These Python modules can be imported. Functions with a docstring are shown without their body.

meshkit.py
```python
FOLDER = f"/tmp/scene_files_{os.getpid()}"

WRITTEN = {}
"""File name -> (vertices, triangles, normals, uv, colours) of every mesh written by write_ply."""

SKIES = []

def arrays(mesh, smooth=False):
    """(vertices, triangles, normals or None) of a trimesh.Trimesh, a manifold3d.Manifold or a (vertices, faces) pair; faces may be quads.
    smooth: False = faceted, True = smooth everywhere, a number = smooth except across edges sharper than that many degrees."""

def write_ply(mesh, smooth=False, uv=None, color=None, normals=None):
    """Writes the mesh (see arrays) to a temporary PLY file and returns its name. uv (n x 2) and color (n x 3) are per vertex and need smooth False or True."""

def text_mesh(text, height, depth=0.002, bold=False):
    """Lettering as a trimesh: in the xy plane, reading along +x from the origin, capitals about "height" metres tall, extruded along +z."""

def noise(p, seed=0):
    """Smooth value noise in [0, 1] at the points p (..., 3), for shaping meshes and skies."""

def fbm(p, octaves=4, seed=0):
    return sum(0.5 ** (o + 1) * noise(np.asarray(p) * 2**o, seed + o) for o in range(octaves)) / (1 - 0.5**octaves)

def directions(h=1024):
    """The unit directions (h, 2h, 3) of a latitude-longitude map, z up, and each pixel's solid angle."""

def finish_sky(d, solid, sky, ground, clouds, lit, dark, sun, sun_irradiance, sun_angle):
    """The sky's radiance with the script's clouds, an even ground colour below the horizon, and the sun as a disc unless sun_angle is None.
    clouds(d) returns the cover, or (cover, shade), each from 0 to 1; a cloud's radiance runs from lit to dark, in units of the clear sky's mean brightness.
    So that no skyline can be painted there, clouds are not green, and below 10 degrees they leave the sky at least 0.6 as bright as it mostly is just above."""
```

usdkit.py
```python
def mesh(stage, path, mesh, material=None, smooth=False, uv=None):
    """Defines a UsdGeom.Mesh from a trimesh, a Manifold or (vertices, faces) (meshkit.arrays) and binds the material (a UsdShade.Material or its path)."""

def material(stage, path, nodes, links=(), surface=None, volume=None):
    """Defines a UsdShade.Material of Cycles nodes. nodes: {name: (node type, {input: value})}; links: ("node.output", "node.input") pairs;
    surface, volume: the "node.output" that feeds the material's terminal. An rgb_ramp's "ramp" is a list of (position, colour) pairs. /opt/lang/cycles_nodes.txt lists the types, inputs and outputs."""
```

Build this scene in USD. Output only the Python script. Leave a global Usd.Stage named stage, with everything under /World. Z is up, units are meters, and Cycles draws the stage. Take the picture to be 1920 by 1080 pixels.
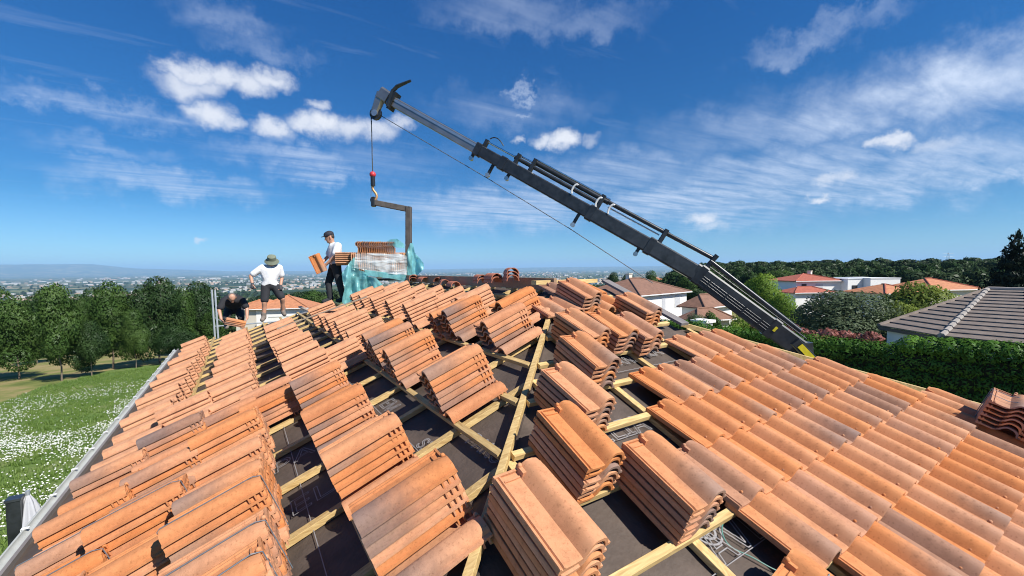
import math, random
import numpy as np, trimesh, usdkit, meshkit
import manifold3d as m3
from shapely.geometry import Polygon, LineString, Point, box as sbox
from shapely.ops import unary_union
from pxr import Usd, UsdGeom, UsdLux, UsdShade, Sdf, Gf, Vt

stage = Usd.Stage.CreateInMemory()
UsdGeom.SetStageUpAxis(stage, 'Z')
UsdGeom.SetStageMetersPerUnit(stage, 1.0)
world = UsdGeom.Xform.Define(stage, '/World')
stage.SetDefaultPrim(world.GetPrim())
UsdGeom.Scope.Define(stage, '/World/Looks')

# ------------------------------------------------------------------ camera
F_PX, PITCH, ROLL, YAW = 785.2462, math.radians(2.6085), math.radians(-0.57627), math.radians(33.0516)
CAM = np.array([0.3525, -0.3525, 1.57])
FW = np.array([math.sin(YAW) * math.cos(PITCH), math.cos(YAW) * math.cos(PITCH), -math.sin(PITCH)])
_rt = np.array([math.cos(YAW), -math.sin(YAW), 0.0]); _up = np.cross(_rt, FW)
RT = math.cos(ROLL) * _rt + math.sin(ROLL) * _up
UP = -math.sin(ROLL) * _rt + math.cos(ROLL) * _up
cam = UsdGeom.Camera.Define(stage, '/World/camera')
cam.CreateHorizontalApertureAttr(36.0); cam.CreateVerticalApertureAttr(20.25)
cam.CreateFocalLengthAttr(F_PX / 1920 * 36.0)
cam.CreateClippingRangeAttr(Gf.Vec2f(0.05, 200000.0))
cam.CreateExposureAttr(0.83)
cam.AddTransformOp().Set(Gf.Matrix4d(*[float(v) for v in (*RT, 0, *UP, 0, *(-FW), 0, *CAM, 1)]))
HF = np.array([math.sin(YAW), math.cos(YAW), 0.0])      # level heading and its right hand
HR = np.array([math.cos(YAW), -math.sin(YAW), 0.0])
def pray(px, py): return FW + (px - 960) / F_PX * RT - (py - 540) / F_PX * UP
def at(px, py, d): return CAM + pray(px, py) * d        # the place d metres ahead seen there
def ground_at(px, py, z):
    r = pray(px, py); return CAM + r * ((z - CAM[2]) / r[2])

# ------------------------------------------------------------------ sun and sky
SUN_AZ, SUN_EL = math.radians(-70), math.radians(45)
SUN = np.array([math.cos(SUN_AZ) * math.cos(SUN_EL), math.sin(SUN_AZ) * math.cos(SUN_EL), math.sin(SUN_EL)])
SUN_INT, SKY_STR = 1.05, 0.088
sun = UsdLux.DistantLight.Define(stage, '/World/sun')
sun.CreateIntensityAttr(SUN_INT); sun.CreateAngleAttr(0.53); sun.CreateNormalizeAttr(True)
sun.CreateColorAttr(Gf.Vec3f(1.0, 0.955, 0.88))
_x = np.cross([0, 0, 1.0], SUN); _x /= np.linalg.norm(_x); _y = np.cross(SUN, _x)
sun.AddTransformOp().Set(Gf.Matrix4d(*[float(v) for v in (*_x, 0, *_y, 0, *SUN, 0, 0, 0, 100, 1)]))

def sky():
    n = {'tc': ('texture_coordinate', {}),
         'sky': ('sky_texture', {'sky_type': 'single_scattering', 'sun_disc': False, 'sun_elevation': SUN_EL, 'sun_rotation': math.atan2(SUN[0], SUN[1]),
                                 'air_density': 1.0, 'aerosol_density': 0.5, 'ozone_density': 3.0, 'altitude': 300.0}),
         'zr': ('rgb_ramp', {'ramp': [(0, (.44, .72, 1.0)), (.06, (.31, .57, .82)), (.14, (.13, .41, .65)), (.3, (.08, .39, .68)), (.55, (.05, .40, .78)), (1, (.05, .40, .78))]}),
         'hs': ('mix', {'mix_type': 'multiply', 'fac': 1.0}),
         'gm': ('gamma', {'gamma': 1.0}),
         'bg': ('background_shader', {'strength': SKY_STR}),
         'n1': ('noise_texture', {'scale': 17.0, 'detail': 5.0, 'roughness': 0.62}),
         'sub': ('vector_math', {'math_type': 'subtract', 'vector2': (0.5, 0.5, 0.5)}),
         'sep': ('separate_xyz', {}), 'zmax': ('math', {'math_type': 'maximum', 'value2': 0.02}),
         'px': ('math', {'math_type': 'divide'}), 'py': ('math', {'math_type': 'divide'}),
         'pc': ('combine_xyz', {}),
         'mp': ('mapping', {'mapping_type': 'point', 'rotation': (0, 0, math.radians(24)), 'scale': (0.55, 2.6, 1.0)}),
         'wn': ('noise_texture', {'scale': 1.5, 'detail': 7.0, 'roughness': 0.6, 'distortion': 0.35}),
         'wr': ('map_range', {'from_min': 0.58, 'from_max': 0.90, 'to_min': 0.0, 'to_max': 0.24, 'clamp': True}),
         'wb': ('map_range', {'from_min': 0.22, 'from_max': 0.64, 'to_min': 0.0, 'to_max': 1.0, 'clamp': True})}
    L = [('tc.generated', 'sky.vector'), ('sky.color', 'hs.color1'), ('sep.z', 'zr.fac'), ('zr.color', 'hs.color2'), ('hs.color', 'gm.color'), ('tc.generated', 'n1.vector'),
         ('n1.color', 'sub.vector1'), ('tc.generated', 'sep.vector'), ('sep.z', 'zmax.value1'),
         ('sep.x', 'px.value1'), ('zmax.value', 'px.value2'), ('sep.y', 'py.value1'), ('zmax.value', 'py.value2'),
         ('px.value', 'pc.x'), ('py.value', 'pc.y'), ('pc.vector', 'mp.vector'), ('mp.vector', 'wn.vector'), ('wn.fac', 'wr.value'), ('wn.fac', 'wb.value')]
    L.pop(0)
    # clouds are placed by compass direction and height above the horizon: azimuth from the heading, and elevation stretched so that flat clouds are round
    n.update({'wd': ('vector_math', {'math_type': 'multiply_add', 'vector2': (.085, .085, .060)}), 'wd2': ('vector_math', {'math_type': 'multiply_add', 'vector2': (.22, .22, .12)}),})
    L.extend([('sub.vector', 'wd.vector1'), ('tc.generated', 'wd.vector3'), ('sub.vector', 'wd2.vector1'), ('tc.generated', 'wd2.vector3')])
    def space(tag, src, k):
        n.update({tag + 's': ('separate_xyz', {}), tag + 'a': ('math', {'math_type': 'arctan2'}), tag + 'e': ('math', {'math_type': 'multiply', 'value2': k}), tag + 'v': ('combine_xyz', {}),
                  tag + 'f': ('math', {'math_type': 'multiply_add', 'value2': HF[0], 'value3': 0.0}), tag + 'f2': ('math', {'math_type': 'multiply_add', 'value2': HF[1]}),
                  tag + 'r': ('math', {'math_type': 'multiply_add', 'value2': HR[0], 'value3': 0.0}), tag + 'r2': ('math', {'math_type': 'multiply_add', 'value2': HR[1]})})
        L.extend([(src, tag + 's.vector'), (tag + 's.x', tag + 'f.value1'), (tag + 's.y', tag + 'f2.value1'), (tag + 'f.value', tag + 'f2.value3'),
                  (tag + 's.x', tag + 'r.value1'), (tag + 's.y', tag + 'r2.value1'), (tag + 'r.value', tag + 'r2.value3'),
                  (tag + 'r2.value', tag + 'a.value1'), (tag + 'f2.value', tag + 'a.value2'), (tag + 's.z', tag + 'e.value1'), (tag + 'a.value', tag + 'v.x'), (tag + 'e.value', tag + 'v.y')])
        return tag + 'v.vector'
    def blobs(tag, items, src, k, lo, hi):
        last = None
        for i, (px, py, r, w) in enumerate(items):
            c = pray(px, py); c = c / np.linalg.norm(c)
            az = math.atan2(c @ HR, c @ HF); rr = r / F_PX * math.cos(az)
            q = f'{tag}{i}'
            n[q + 'l'] = ('vector_math', {'math_type': 'distance', 'vector2': (az, c[2] * k, 0)})
            n[q + 'm'] = ('map_range', {'range_type': 'smoothstep', 'from_min': hi * rr, 'from_max': lo * rr, 'to_min': 0.0, 'to_max': w, 'clamp': True})
            L.extend([(src, q + 'l.vector1'), (q + 'l.value', q + 'm.value')])
            if last is None: last = q + 'm.result'
            else:
                n[q + 'x'] = ('math', {'math_type': 'maximum'})
                L.extend([(last, q + 'x.value1'), (q + 'm.result', q + 'x.value2')]); last = q + 'x.value'
        return last
    cum = blobs('c', [(335, 133, 34, .8), (372, 137, 44, .85), (420, 146, 44, .85), (350, 160, 52, .8), (395, 165, 36, .7), (468, 156, 44, .85), (510, 148, 40, .85), (520, 136, 24, .6), (372, 206, 34, .8), (395, 215, 44, .9), (428, 224, 30, .7), (598, 199, 22, .65),
                      (512, 239, 38, .85), (570, 230, 38, .85), (608, 234, 46, .95), (655, 241, 36, .8), (700, 241, 42, .75), (745, 230, 28, .65), (1024, 259, 26, .8), (1056, 261, 32, .95), (976, 257, 13, .55), (1108, 262, 22, .4),
                      (1684, 266, 26, .85), (1660, 270, 22, .7), (1636, 273, 20, .7), (1750, 273, 28, .35), (1532, 372, 17, .9), (1318, 411, 28, .9), (1340, 423, 26, .55), (1580, 335, 24, .55), (1545, 337, 24, .55), (372, 452, 14, .6)],
                space('ca', 'wd.vector', 2.2), 2.2, .15, 1.32)
    cir = blobs('w', [(315, 345, 190, .62), (430, 42, 120, .32), (490, 88, 110, .32), (110, 180, 120, .5), (230, 208, 130, .4), (560, 292, 160, .55), (605, 325, 120, .5), (700, 300, 200, .22), (930, 390, 260, .85), (950, 25, 170, .36), (1100, 45, 130, .32), (978, 172, 50, .55), (990, 190, 50, .6), (1002, 210, 46, .5),
                      (1500, 88, 110, .38), (1560, 58, 110, .38), (1640, 205, 320, .8), (1800, 165, 430, .95), (1920, 130, 330, .8), (1450, 235, 320, .38), (1280, 378, 260, .8), (1500, 335, 420, .7), (1150, 325, 260, .5), (1720, 305, 330, .75), (1850, 325, 170, .8), (1650, 352, 240, .75), (1390, 410, 200, .35), (960, 205, 190, .3), (200, 275, 120, .3)],
                space('cb', 'wd2.vector', 5.0), 5.0, 0.0, 1.15)
    n['cw'] = ('math', {'math_type': 'multiply'}); n['wsum'] = ('math', {'math_type': 'maximum'})
    n['up'] = ('map_range', {'from_min': 0.0, 'from_max': 0.05, 'to_min': 0.0, 'to_max': 1.0, 'clamp': True})
    n['cg'] = ('math', {'math_type': 'multiply'}); n['wg'] = ('math', {'math_type': 'multiply', 'use_clamp': True})
    n['m1'] = ('mix', {'mix_type': 'mix', 'color2': (4.4, 5.1, 6.4)})
    n['m2'] = ('mix', {'mix_type': 'mix', 'color2': (5.7, 5.9, 6.4)})
    L.extend([(cir, 'cw.value1'), ('wb.result', 'cw.value2'), ('cw.value', 'wsum.value1'), ('wr.result', 'wsum.value2'), ('sep.z', 'up.value'),
              ('wsum.value', 'wg.value1'), ('up.result', 'wg.value2'), (cum, 'cg.value1'), ('up.result', 'cg.value2'),
              ('gm.color', 'm1.color1'), ('wg.value', 'm1.fac'), ('m1.color', 'm2.color1'), ('cg.value', 'm2.fac'), ('m2.color', 'bg.color')])
    return usdkit.material(stage, '/World/Looks/sky', n, L, surface='bg.background')
dome = UsdLux.DomeLight.Define(stage, '/World/sky')
dome.CreateIntensityAttr(1.0)
UsdShade.MaterialBindingAPI.Apply(dome.GetPrim()).Bind(sky())
dome.GetPrim().SetCustomDataByKey('kind', 'structure')
dome.GetPrim().SetCustomDataByKey('label', 'deep blue summer sky with white cumulus and thin cirrus')

# ------------------------------------------------------------------ helpers
_count = {}
def numbered(parent, name):
    k = (parent, name); i = _count.get(k, 0); _count[k] = i + 1
    return name if i == 0 else f'{name}_{i:03d}'
def _tag(o, label=None, cat=None, group=None, kind=None):
    for k, v in (('label', label), ('category', cat), ('group', group), ('kind', kind)):
        if v: o.SetCustomDataByKey(k, v)
    return o
def path_of(parent): return '/World' if parent is None else str(parent.GetPath())
def obj(name, mesh, mat, parent=None, smooth=False, **t):
    p = path_of(parent)
    o = usdkit.mesh(stage, f'{p}/{numbered(p, name)}', mesh, mat, smooth=smooth).GetPrim()
    return _tag(o, **t)
def thing(name, label, cat, loc=(0, 0, 0), rotz=0.0, group=None, scale=None):
    x = UsdGeom.Xform.Define(stage, '/World/' + numbered('/World', name))
    x.AddTranslateOp().Set(Gf.Vec3d(*map(float, loc)))
    if rotz: x.AddRotateZOp().Set(float(rotz))
    if scale: x.AddScaleOp().Set(Gf.Vec3f(*map(float, scale)))
    return _tag(x.GetPrim(), label, cat, group)
def cat(ms):
    ms = [m for m in ms if m is not None]
    return trimesh.util.concatenate(ms) if len(ms) > 1 else ms[0]
def T(m, M): m = m.copy(); m.apply_transform(M); return m
def tr(x, y, z): return trimesh.transformations.translation_matrix([x, y, z])
def rot(a, ax, pt=None): return trimesh.transformations.rotation_matrix(a, ax, pt)
def frame(o, x, y, z):
    M = np.eye(4); M[:3, 0], M[:3, 1], M[:3, 2], M[:3, 3] = x, y, z, o; return M
def bx(x0, x1, y0, y1, z0, z1):
    m = trimesh.creation.box([abs(x1 - x0), abs(y1 - y0), abs(z1 - z0)]); m.apply_translation([(x0 + x1) / 2, (y0 + y1) / 2, (z0 + z1) / 2]); return m
def beam(a, b, w, h, up=(0, 0, 1), cham=0.0, w2=None, h2=None):
    """A bar from a to b, w wide, h deep (w2, h2 at b), chamfered."""
    a, b = np.asarray(a, float), np.asarray(b, float); d = b - a; L = np.linalg.norm(d); d /= L
    x = np.cross(d, up); x /= np.linalg.norm(x); z = np.cross(x, d)
    def ring(w, h):
        c = cham * min(w, h)
        if c <= 0: return np.array([[-w, -h], [w, -h], [w, h], [-w, h]]) / 2
        q = [(-w / 2 + c, -h / 2), (w / 2 - c, -h / 2), (w / 2, -h / 2 + c), (w / 2, h / 2 - c), (w / 2 - c, h / 2), (-w / 2 + c, h / 2), (-w / 2, h / 2 - c), (-w / 2, -h / 2 + c)]
        return np.array(q)
    r0, r1 = ring(w, h), ring(w2 or w, h2 or h); n = len(r0)
    v = np.vstack([a + r0[:, :1] * x + r0[:, 1:] * z, b + r1[:, :1] * x + r1[:, 1:] * z])
    f = [[i, (i + 1) % n, n + (i + 1) % n] for i in range(n)] + [[i, n + (i + 1) % n, n + i] for i in range(n)]
    f += [[0, i + 1, i] for i in range(1, n - 1)] + [[n, n + i, n + i + 1] for i in range(1, n - 1)]
    m = trimesh.Trimesh(v, f, process=False); m.fix_normals(); return m
def tube(pts, r, sides=8, caps=True):
    p = np.asarray(pts, float); t = np.gradient(p, axis=0); t /= np.linalg.norm(t, axis=1, keepdims=True)
    ref = np.array([0, 0, 1.0]) if abs(t[0][2]) < .9 else np.array([1.0, 0, 0])
    R = np.broadcast_to(np.asarray(r, float), (len(p),)); vs = []
    for i in range(len(p)):
        a = np.cross(t[i], ref); a /= np.linalg.norm(a); b = np.cross(t[i], a); ref = np.cross(a, t[i]) if True else ref
        g = np.arange(sides) * 2 * np.pi / sides
        vs.append(p[i] + R[i] * (np.cos(g)[:, None] * a + np.sin(g)[:, None] * b))
    v = np.vstack(vs); f = []
    for i in range(len(p) - 1):
        for j in range(sides):
            k = (j + 1) % sides; f += [[i * sides + j, i * sides + k, (i + 1) * sides + k], [i * sides + j, (i + 1) * sides + k, (i + 1) * sides + j]]
    if caps:
        n = len(v); v = np.vstack([v, p[:1], p[-1:]]); e = (len(p) - 1) * sides
        f += [[n, (j + 1) % sides, j] for j in range(sides)] + [[n + 1, e + j, e + (j + 1) % sides] for j in range(sides)]
    m = trimesh.Trimesh(v, f, process=False); m.fix_normals(); return m
def ball(c, r, sub=2):
    m = trimesh.creation.icosphere(sub, 1.0); m.apply_scale(r); m.apply_translation(c); return m
def spline(pts, n=24):
    from scipy.interpolate import CubicSpline
    p = np.asarray(pts, float); s = np.r_[0, np.cumsum(np.linalg.norm(np.diff(p, axis=0), axis=1))]
    return CubicSpline(s, p)(np.linspace(0, s[-1], n))
def poly_prism(poly3, thick_dir):
    """A flat polygon (n x 3, convex) pushed along thick_dir."""
    p = np.asarray(poly3, float); q = p + np.asarray(thick_dir, float); n = len(p)
    v = np.vstack([p, q]); f = [[0, i, i + 1] for i in range(1, n - 1)] + [[n, n + i + 1, n + i] for i in range(1, n - 1)]
    for i in range(n):
        j = (i + 1) % n; f += [[i, n + j, j], [i, n + i, n + j]]
    m = trimesh.Trimesh(v, f, process=False); m.fix_normals(); return m

# ------------------------------------------------------------------ materials
def mat(name, nodes, links, surface='p.BSDF', volume=None):
    return usdkit.material(stage, '/World/Looks/' + name, nodes, links, surface=surface, volume=volume)
def plain(name, col, rough=.6, metal=0.0, var=0.12, scale=9.0, bump=0.0, bscale=None, **kw):
    c = np.array(col, float); n = {'g': ('texture_coordinate', {}), 'n': ('noise_texture', {'scale': scale, 'detail': 5.0, 'roughness': .6}),
        'r': ('rgb_ramp', {'ramp': [(.3, tuple(c * (1 - var))), (.7, tuple(np.minimum(c * (1 + var), .95)))]}),
        'p': ('principled_bsdf', {'roughness': rough, 'metallic': metal, **kw})}
    L = [('g.object', 'n.vector'), ('n.fac', 'r.fac'), ('r.color', 'p.base_color')]
    if bump:
        n['n2'] = ('noise_texture', {'scale': bscale or scale * 4, 'detail': 4.0}); n['b'] = ('bump', {'strength': bump, 'distance': .02})
        L += [('g.object', 'n2.vector'), ('n2.fac', 'b.height'), ('b.normal', 'p.normal')]
    return mat(name, n, L)
def tile_material(name, rnd, flash=True):
    n = {'i': ('object_info', {}) if rnd == 'object' else ('geometry', {}), 'tc': ('texture_coordinate', {}),
         'w': ('white_noise_texture', {'dimensions': '1D'}), 'w2': ('math', {'math_type': 'multiply_add', 'value2': 7.31, 'value3': 3.7}), 'wn2': ('white_noise_texture', {'dimensions': '1D'}),
         'r': ('rgb_ramp', {'ramp': [(0, (.54, .20, .068)), (.2, (.54, .222, .09)), (.4, (.54, .250, .124)), (.6, (.55, .278, .155)), (.72, (.52, .20, .075)), (.86, (.48, .242, .142)), (.95, (.39, .20, .12)), (1, (.30, .165, .11))]}),
         'f': ('rgb_ramp', {'ramp': [(0, (.36, .22, .15)), (.5, (.23, .155, .125)), (1, (.17, .125, .112))]}),
         'n': ('noise_texture', {'scale': 11.0, 'detail': 5.0, 'roughness': .65}), 'n2': ('noise_texture', {'scale': 260.0, 'detail': 2.0}), 'n3': ('noise_texture', {'scale': 75.0, 'detail': 4.0, 'roughness': .7}), 'v3': ('rgb_ramp', {'ramp': [(.28, (.66, .62, .60)), (.45, (1, 1, 1)), (.62, (1, 1, 1)), (.74, (1.16, 1.18, 1.2))]}), 'm3': ('mix', {'mix_type': 'multiply', 'fac': 1.0}),
         'mm': ('mix', {'mix_type': 'multiply', 'fac': 1.0}), 'vr': ('rgb_ramp', {'ramp': [(.25, (.72, .69, .68)), (.52, (1, 1, 1)), (.8, (1.04, 1.10, 1.16))]}),
         'b': ('bump', {'strength': .3, 'distance': .003}), 'fm': ('mix', {'mix_type': 'mix'}),
         'p': ('principled_bsdf', {'roughness': .88, 'specular_ior_level': .18})}
    src = 'i.random' if rnd == 'object' else 'i.random_per_island'
    L = [(src, 'w.w'), ('w.value', 'r.fac'), (src, 'w2.value1'), ('w2.value', 'wn2.w'), ('tc.object', 'n.vector'), ('tc.object', 'n2.vector'),
         ('n.fac', 'vr.fac'), ('r.color', 'fm.color1'), ('fm.color', 'mm.color1'), ('vr.color', 'mm.color2'), ('tc.object', 'n3.vector'), ('n3.fac', 'v3.fac'), ('mm.color', 'm3.color1'), ('v3.color', 'm3.color2'), ('m3.color', 'p.base_color'), ('n2.fac', 'b.height'), ('b.normal', 'p.normal')]
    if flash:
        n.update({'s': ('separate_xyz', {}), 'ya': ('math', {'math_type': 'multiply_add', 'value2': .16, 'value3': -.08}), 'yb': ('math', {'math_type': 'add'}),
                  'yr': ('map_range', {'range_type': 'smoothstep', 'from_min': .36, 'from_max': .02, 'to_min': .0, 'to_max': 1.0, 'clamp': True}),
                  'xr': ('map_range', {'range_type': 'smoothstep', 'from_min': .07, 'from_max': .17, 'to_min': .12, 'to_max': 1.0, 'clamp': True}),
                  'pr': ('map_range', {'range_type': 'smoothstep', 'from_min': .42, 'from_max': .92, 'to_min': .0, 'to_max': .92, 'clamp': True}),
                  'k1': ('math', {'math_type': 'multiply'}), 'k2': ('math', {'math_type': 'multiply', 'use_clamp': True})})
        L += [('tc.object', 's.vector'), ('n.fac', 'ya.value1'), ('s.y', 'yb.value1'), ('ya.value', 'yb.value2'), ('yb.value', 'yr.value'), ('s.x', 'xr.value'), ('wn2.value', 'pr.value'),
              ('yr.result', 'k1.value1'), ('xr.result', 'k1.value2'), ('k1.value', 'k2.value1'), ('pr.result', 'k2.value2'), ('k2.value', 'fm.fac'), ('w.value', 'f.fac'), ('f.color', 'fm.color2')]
    else:
        n['fm'][1]['fac'] = 0.0
    return mat(name, n, L)
M = {}
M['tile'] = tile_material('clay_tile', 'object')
M['tile_far'] = tile_material('clay_tile_far', 'island', False)
def wood(name, c0, c1, ax='x', s=(3, 30, 30)):
    return mat(name, {'tc': ('texture_coordinate', {}), 'm': ('mapping', {'scale': s}), 'n': ('noise_texture', {'scale': 2.2, 'detail': 6.0, 'distortion': .8}), 'oi': ('object_info', {}),
        'r': ('rgb_ramp', {'ramp': [(.3, c0), (.68, c1)]}), 'h': ('hsv', {'fac': 1.0}), 'v': ('map_range', {'to_min': .82, 'to_max': 1.1}), 'p': ('principled_bsdf', {'roughness': .72})},
        [('tc.object', 'm.vector'), ('m.vector', 'n.vector'), ('n.fac', 'r.fac'), ('r.color', 'h.color'), ('oi.random', 'v.value'), ('v.result', 'h.value'), ('h.color', 'p.base_color')])
M['pine'] = wood('pine_batten', (.40, .25, .09), (.66, .48, .21))
M['pine_y'] = wood('pine_batten_along_slope', (.40, .25, .09), (.64, .46, .20), s=(30, 3, 30))
M['oldwood'] = wood('weathered_wood', (.30, .24, .18), (.45, .36, .27))
M['darkwood'] = wood('brown_board', (.20, .12, .07), (.30, .19, .11))
M['membrane'] = plain('underlay_membrane', (.082, .060, .047), .74, var=.28, scale=5.0, bump=.25, bscale=40)
M['print'] = plain('grey_print', (.26, .25, .25), .8)
M['zinc'] = plain('galvanised_steel', (.50, .52, .52), .42, .55, var=.1, scale=12)
M['gutter'] = plain('pale_gutter', (.40, .41, .385), .5, var=.10, scale=6)
M['greyboard'] = plain('grey_verge_board', (.19, .17, .16), .7, var=.15, scale=5)
M['white'] = plain('white_render', (.74, .73, .70), .85, var=.05, scale=.6, bump=.1)
M['cream'] = plain('cream_render', (.66, .60, .50), .85, var=.05, scale=.6, bump=.1)
M['black_paint'] = plain('black_crane_paint', (.020, .022, .026), .30, var=.5, scale=7)
M['dark_paint'] = plain('dark_grey_crane_paint', (.030, .033, .038), .28, var=.5, scale=5)
M['steel'] = plain('bare_steel', (.50, .51, .52), .30, .85, var=.1, scale=6)
M['chrome'] = plain('chrome_rod', (.72, .73, .74), .12, 1.0, var=.03)
M['rust'] = plain('worn_brown_steel', (.095, .080, .070), .6, .2, var=.35, scale=8)
M['rope'] = plain('wire_rope', (.06, .07, .085), .6)
M['red'] = plain('red_paint', (.55, .035, .045), .45)
M['yellow'] = plain('yellow_sticker', (.75, .60, .02), .5, var=.2)
M['band'] = plain('grey_blue_strap', (.11, .14, .17), .5)
M['greenwire'] = plain('green_wire', (.05, .20, .16), .5)
M['shutter'] = plain('white_shutter', (.44, .45, .47), .6)
M['dark'] = plain('dark_opening', (.025, .026, .03), .3)
M['plasticwhite'] = plain('white_plastic', (.70, .70, .68), .5)

# ------------------------------------------------------------------ the house under repair
TS = 0.3797209; QS = math.hypot(1, TS); SA, CA = TS / QS, 1 / QS       # roof pitch
def zl(x): return TS * x
def zr(y): return TS * y
EAVE, RIDGE, FARHIP, HIP2, VERGE = -1.06, 3.6, 12.6, 6.98, 4.42
NL, NR = np.array([-SA, 0, CA]), np.array([0, -SA, CA])
def PL(x, y, h=0.0): return np.array([x, y, zl(x)]) + NL * h
def PR(x, y, h=0.0): return np.array([x, y, zr(y)]) + NR * h
HML = lambda x, y, h=0.0: frame(PL(x, y, h), [0, -1, 0], [CA, 0, SA], NL)
HMR = lambda x, y, h=0.0: frame(PR(x, y, h), [1, 0, 0], [0, CA, SA], NR)
house = thing('house_under_repair', 'hip roofed house with half its clay tiles laid and battens bare', 'house')
BOT = -3.4
e0 = EAVE + .45
for a, b in (((e0, e0), (e0, 13.2)), ((e0, 13.2), (7.55, 13.2)), ((7.55, 13.2), (7.55, e0)), ((7.55, e0), (e0, e0))):
    obj('wall', beam((a[0], a[1], (BOT - .62) / 2), (b[0], b[1], (BOT - .62) / 2), .25, -.62 - BOT), M['white'], house)
# membrane sheets (underlay), each a thin slab with a slight sag between rafters
HU = -.078
def sheet(pts, normal, name, sag=.012, dir_axis=0, period=.598, off=1.503):
    p = np.array(pts); poly = Polygon([(q[0], q[1]) for q in p])
    tri = trimesh.creation.triangulate_polygon(poly, engine='earcut'); v2, f = np.array(tri[0]), np.array(tri[1])
    m = trimesh.Trimesh(np.c_[v2, np.zeros(len(v2))], f, process=False)
    m = m.subdivide_to_size(.5)
    z = np.zeros(len(m.vertices)); n = np.asarray(normal); d = p[0] @ n
    z = (d - m.vertices[:, 0] * n[0] - m.vertices[:, 1] * n[1]) / n[2]
    ph = (m.vertices[:, 1 - dir_axis] - off) / period
    z -= sag * (1 - np.cos(2 * np.pi * ph)) * .5 + .006 * (meshkit.noise(np.c_[m.vertices[:, :2] * 2.2, z * 0]) - .5)
    m.vertices[:, 2] = z
    if m.face_normals[:, 2].mean() < 0: m.invert()
    lo = m.copy(); lo.vertices[:, 2] -= .02; lo.invert()
    return obj('underlay', cat([m, lo]), M['membrane'], house, smooth=40)
c0 = EAVE - .02
under_left = sheet([PL(c0, c0, HU), PL(RIDGE, RIDGE, HU), PL(RIDGE, FARHIP - RIDGE, HU), PL(c0, FARHIP - c0, HU)], NL, 'l', off=1.503)
under_right = sheet([PR(c0, c0, HU), PR(RIDGE, RIDGE, HU), PR(VERGE, RIDGE, HU), PR(VERGE, HIP2 - VERGE, HU), PR(HIP2 - c0, c0, HU)], NR, 'r', dir_axis=1, off=2.135, period=.59)
back = M['oldwood']
obj('roof_boarding', poly_prism([(VERGE + .03, HIP2 - VERGE, zr(HIP2 - VERGE) - .12), (HIP2 - c0, c0, zr(c0) - .12), (HIP2 - c0, FARHIP - c0, zr(c0) - .12), (VERGE + .03, 9, zr(HIP2 - VERGE) - .12)], (0, 0, -.03)), M['membrane'], house)
obj('roof_boarding', poly_prism([(RIDGE + .02, RIDGE + .05, zr(RIDGE) - .13), (VERGE + .02, RIDGE + .05, zr(HIP2 - VERGE) - .13), (VERGE + .02, 9.0, zr(HIP2 - VERGE) - .13), (RIDGE + .02, 9.0, zr(RIDGE) - .13)], (0, 0, -.03)), M['membrane'], house)
obj('roof_boarding', poly_prism([(RIDGE, FARHIP - RIDGE + .02, zr(RIDGE) - .13), (HIP2 - c0, FARHIP - c0, zr(c0) - .13), (c0, FARHIP - c0 + .02, zr(c0) - .13)], (0, 0, -.03)), M['membrane'], house)
obj('gable_cheek', poly_prism([(VERGE + .01, HIP2 - VERGE, zr(HIP2 - VERGE) - .1), (VERGE + .01, RIDGE, zr(RIDGE) - .1), (VERGE + .01, RIDGE, zr(HIP2 - VERGE) - .2), (VERGE + .01, HIP2 - VERGE, zr(HIP2 - VERGE) - .2)], (.04, 0, 0)), M['greyboard'], house)

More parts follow.
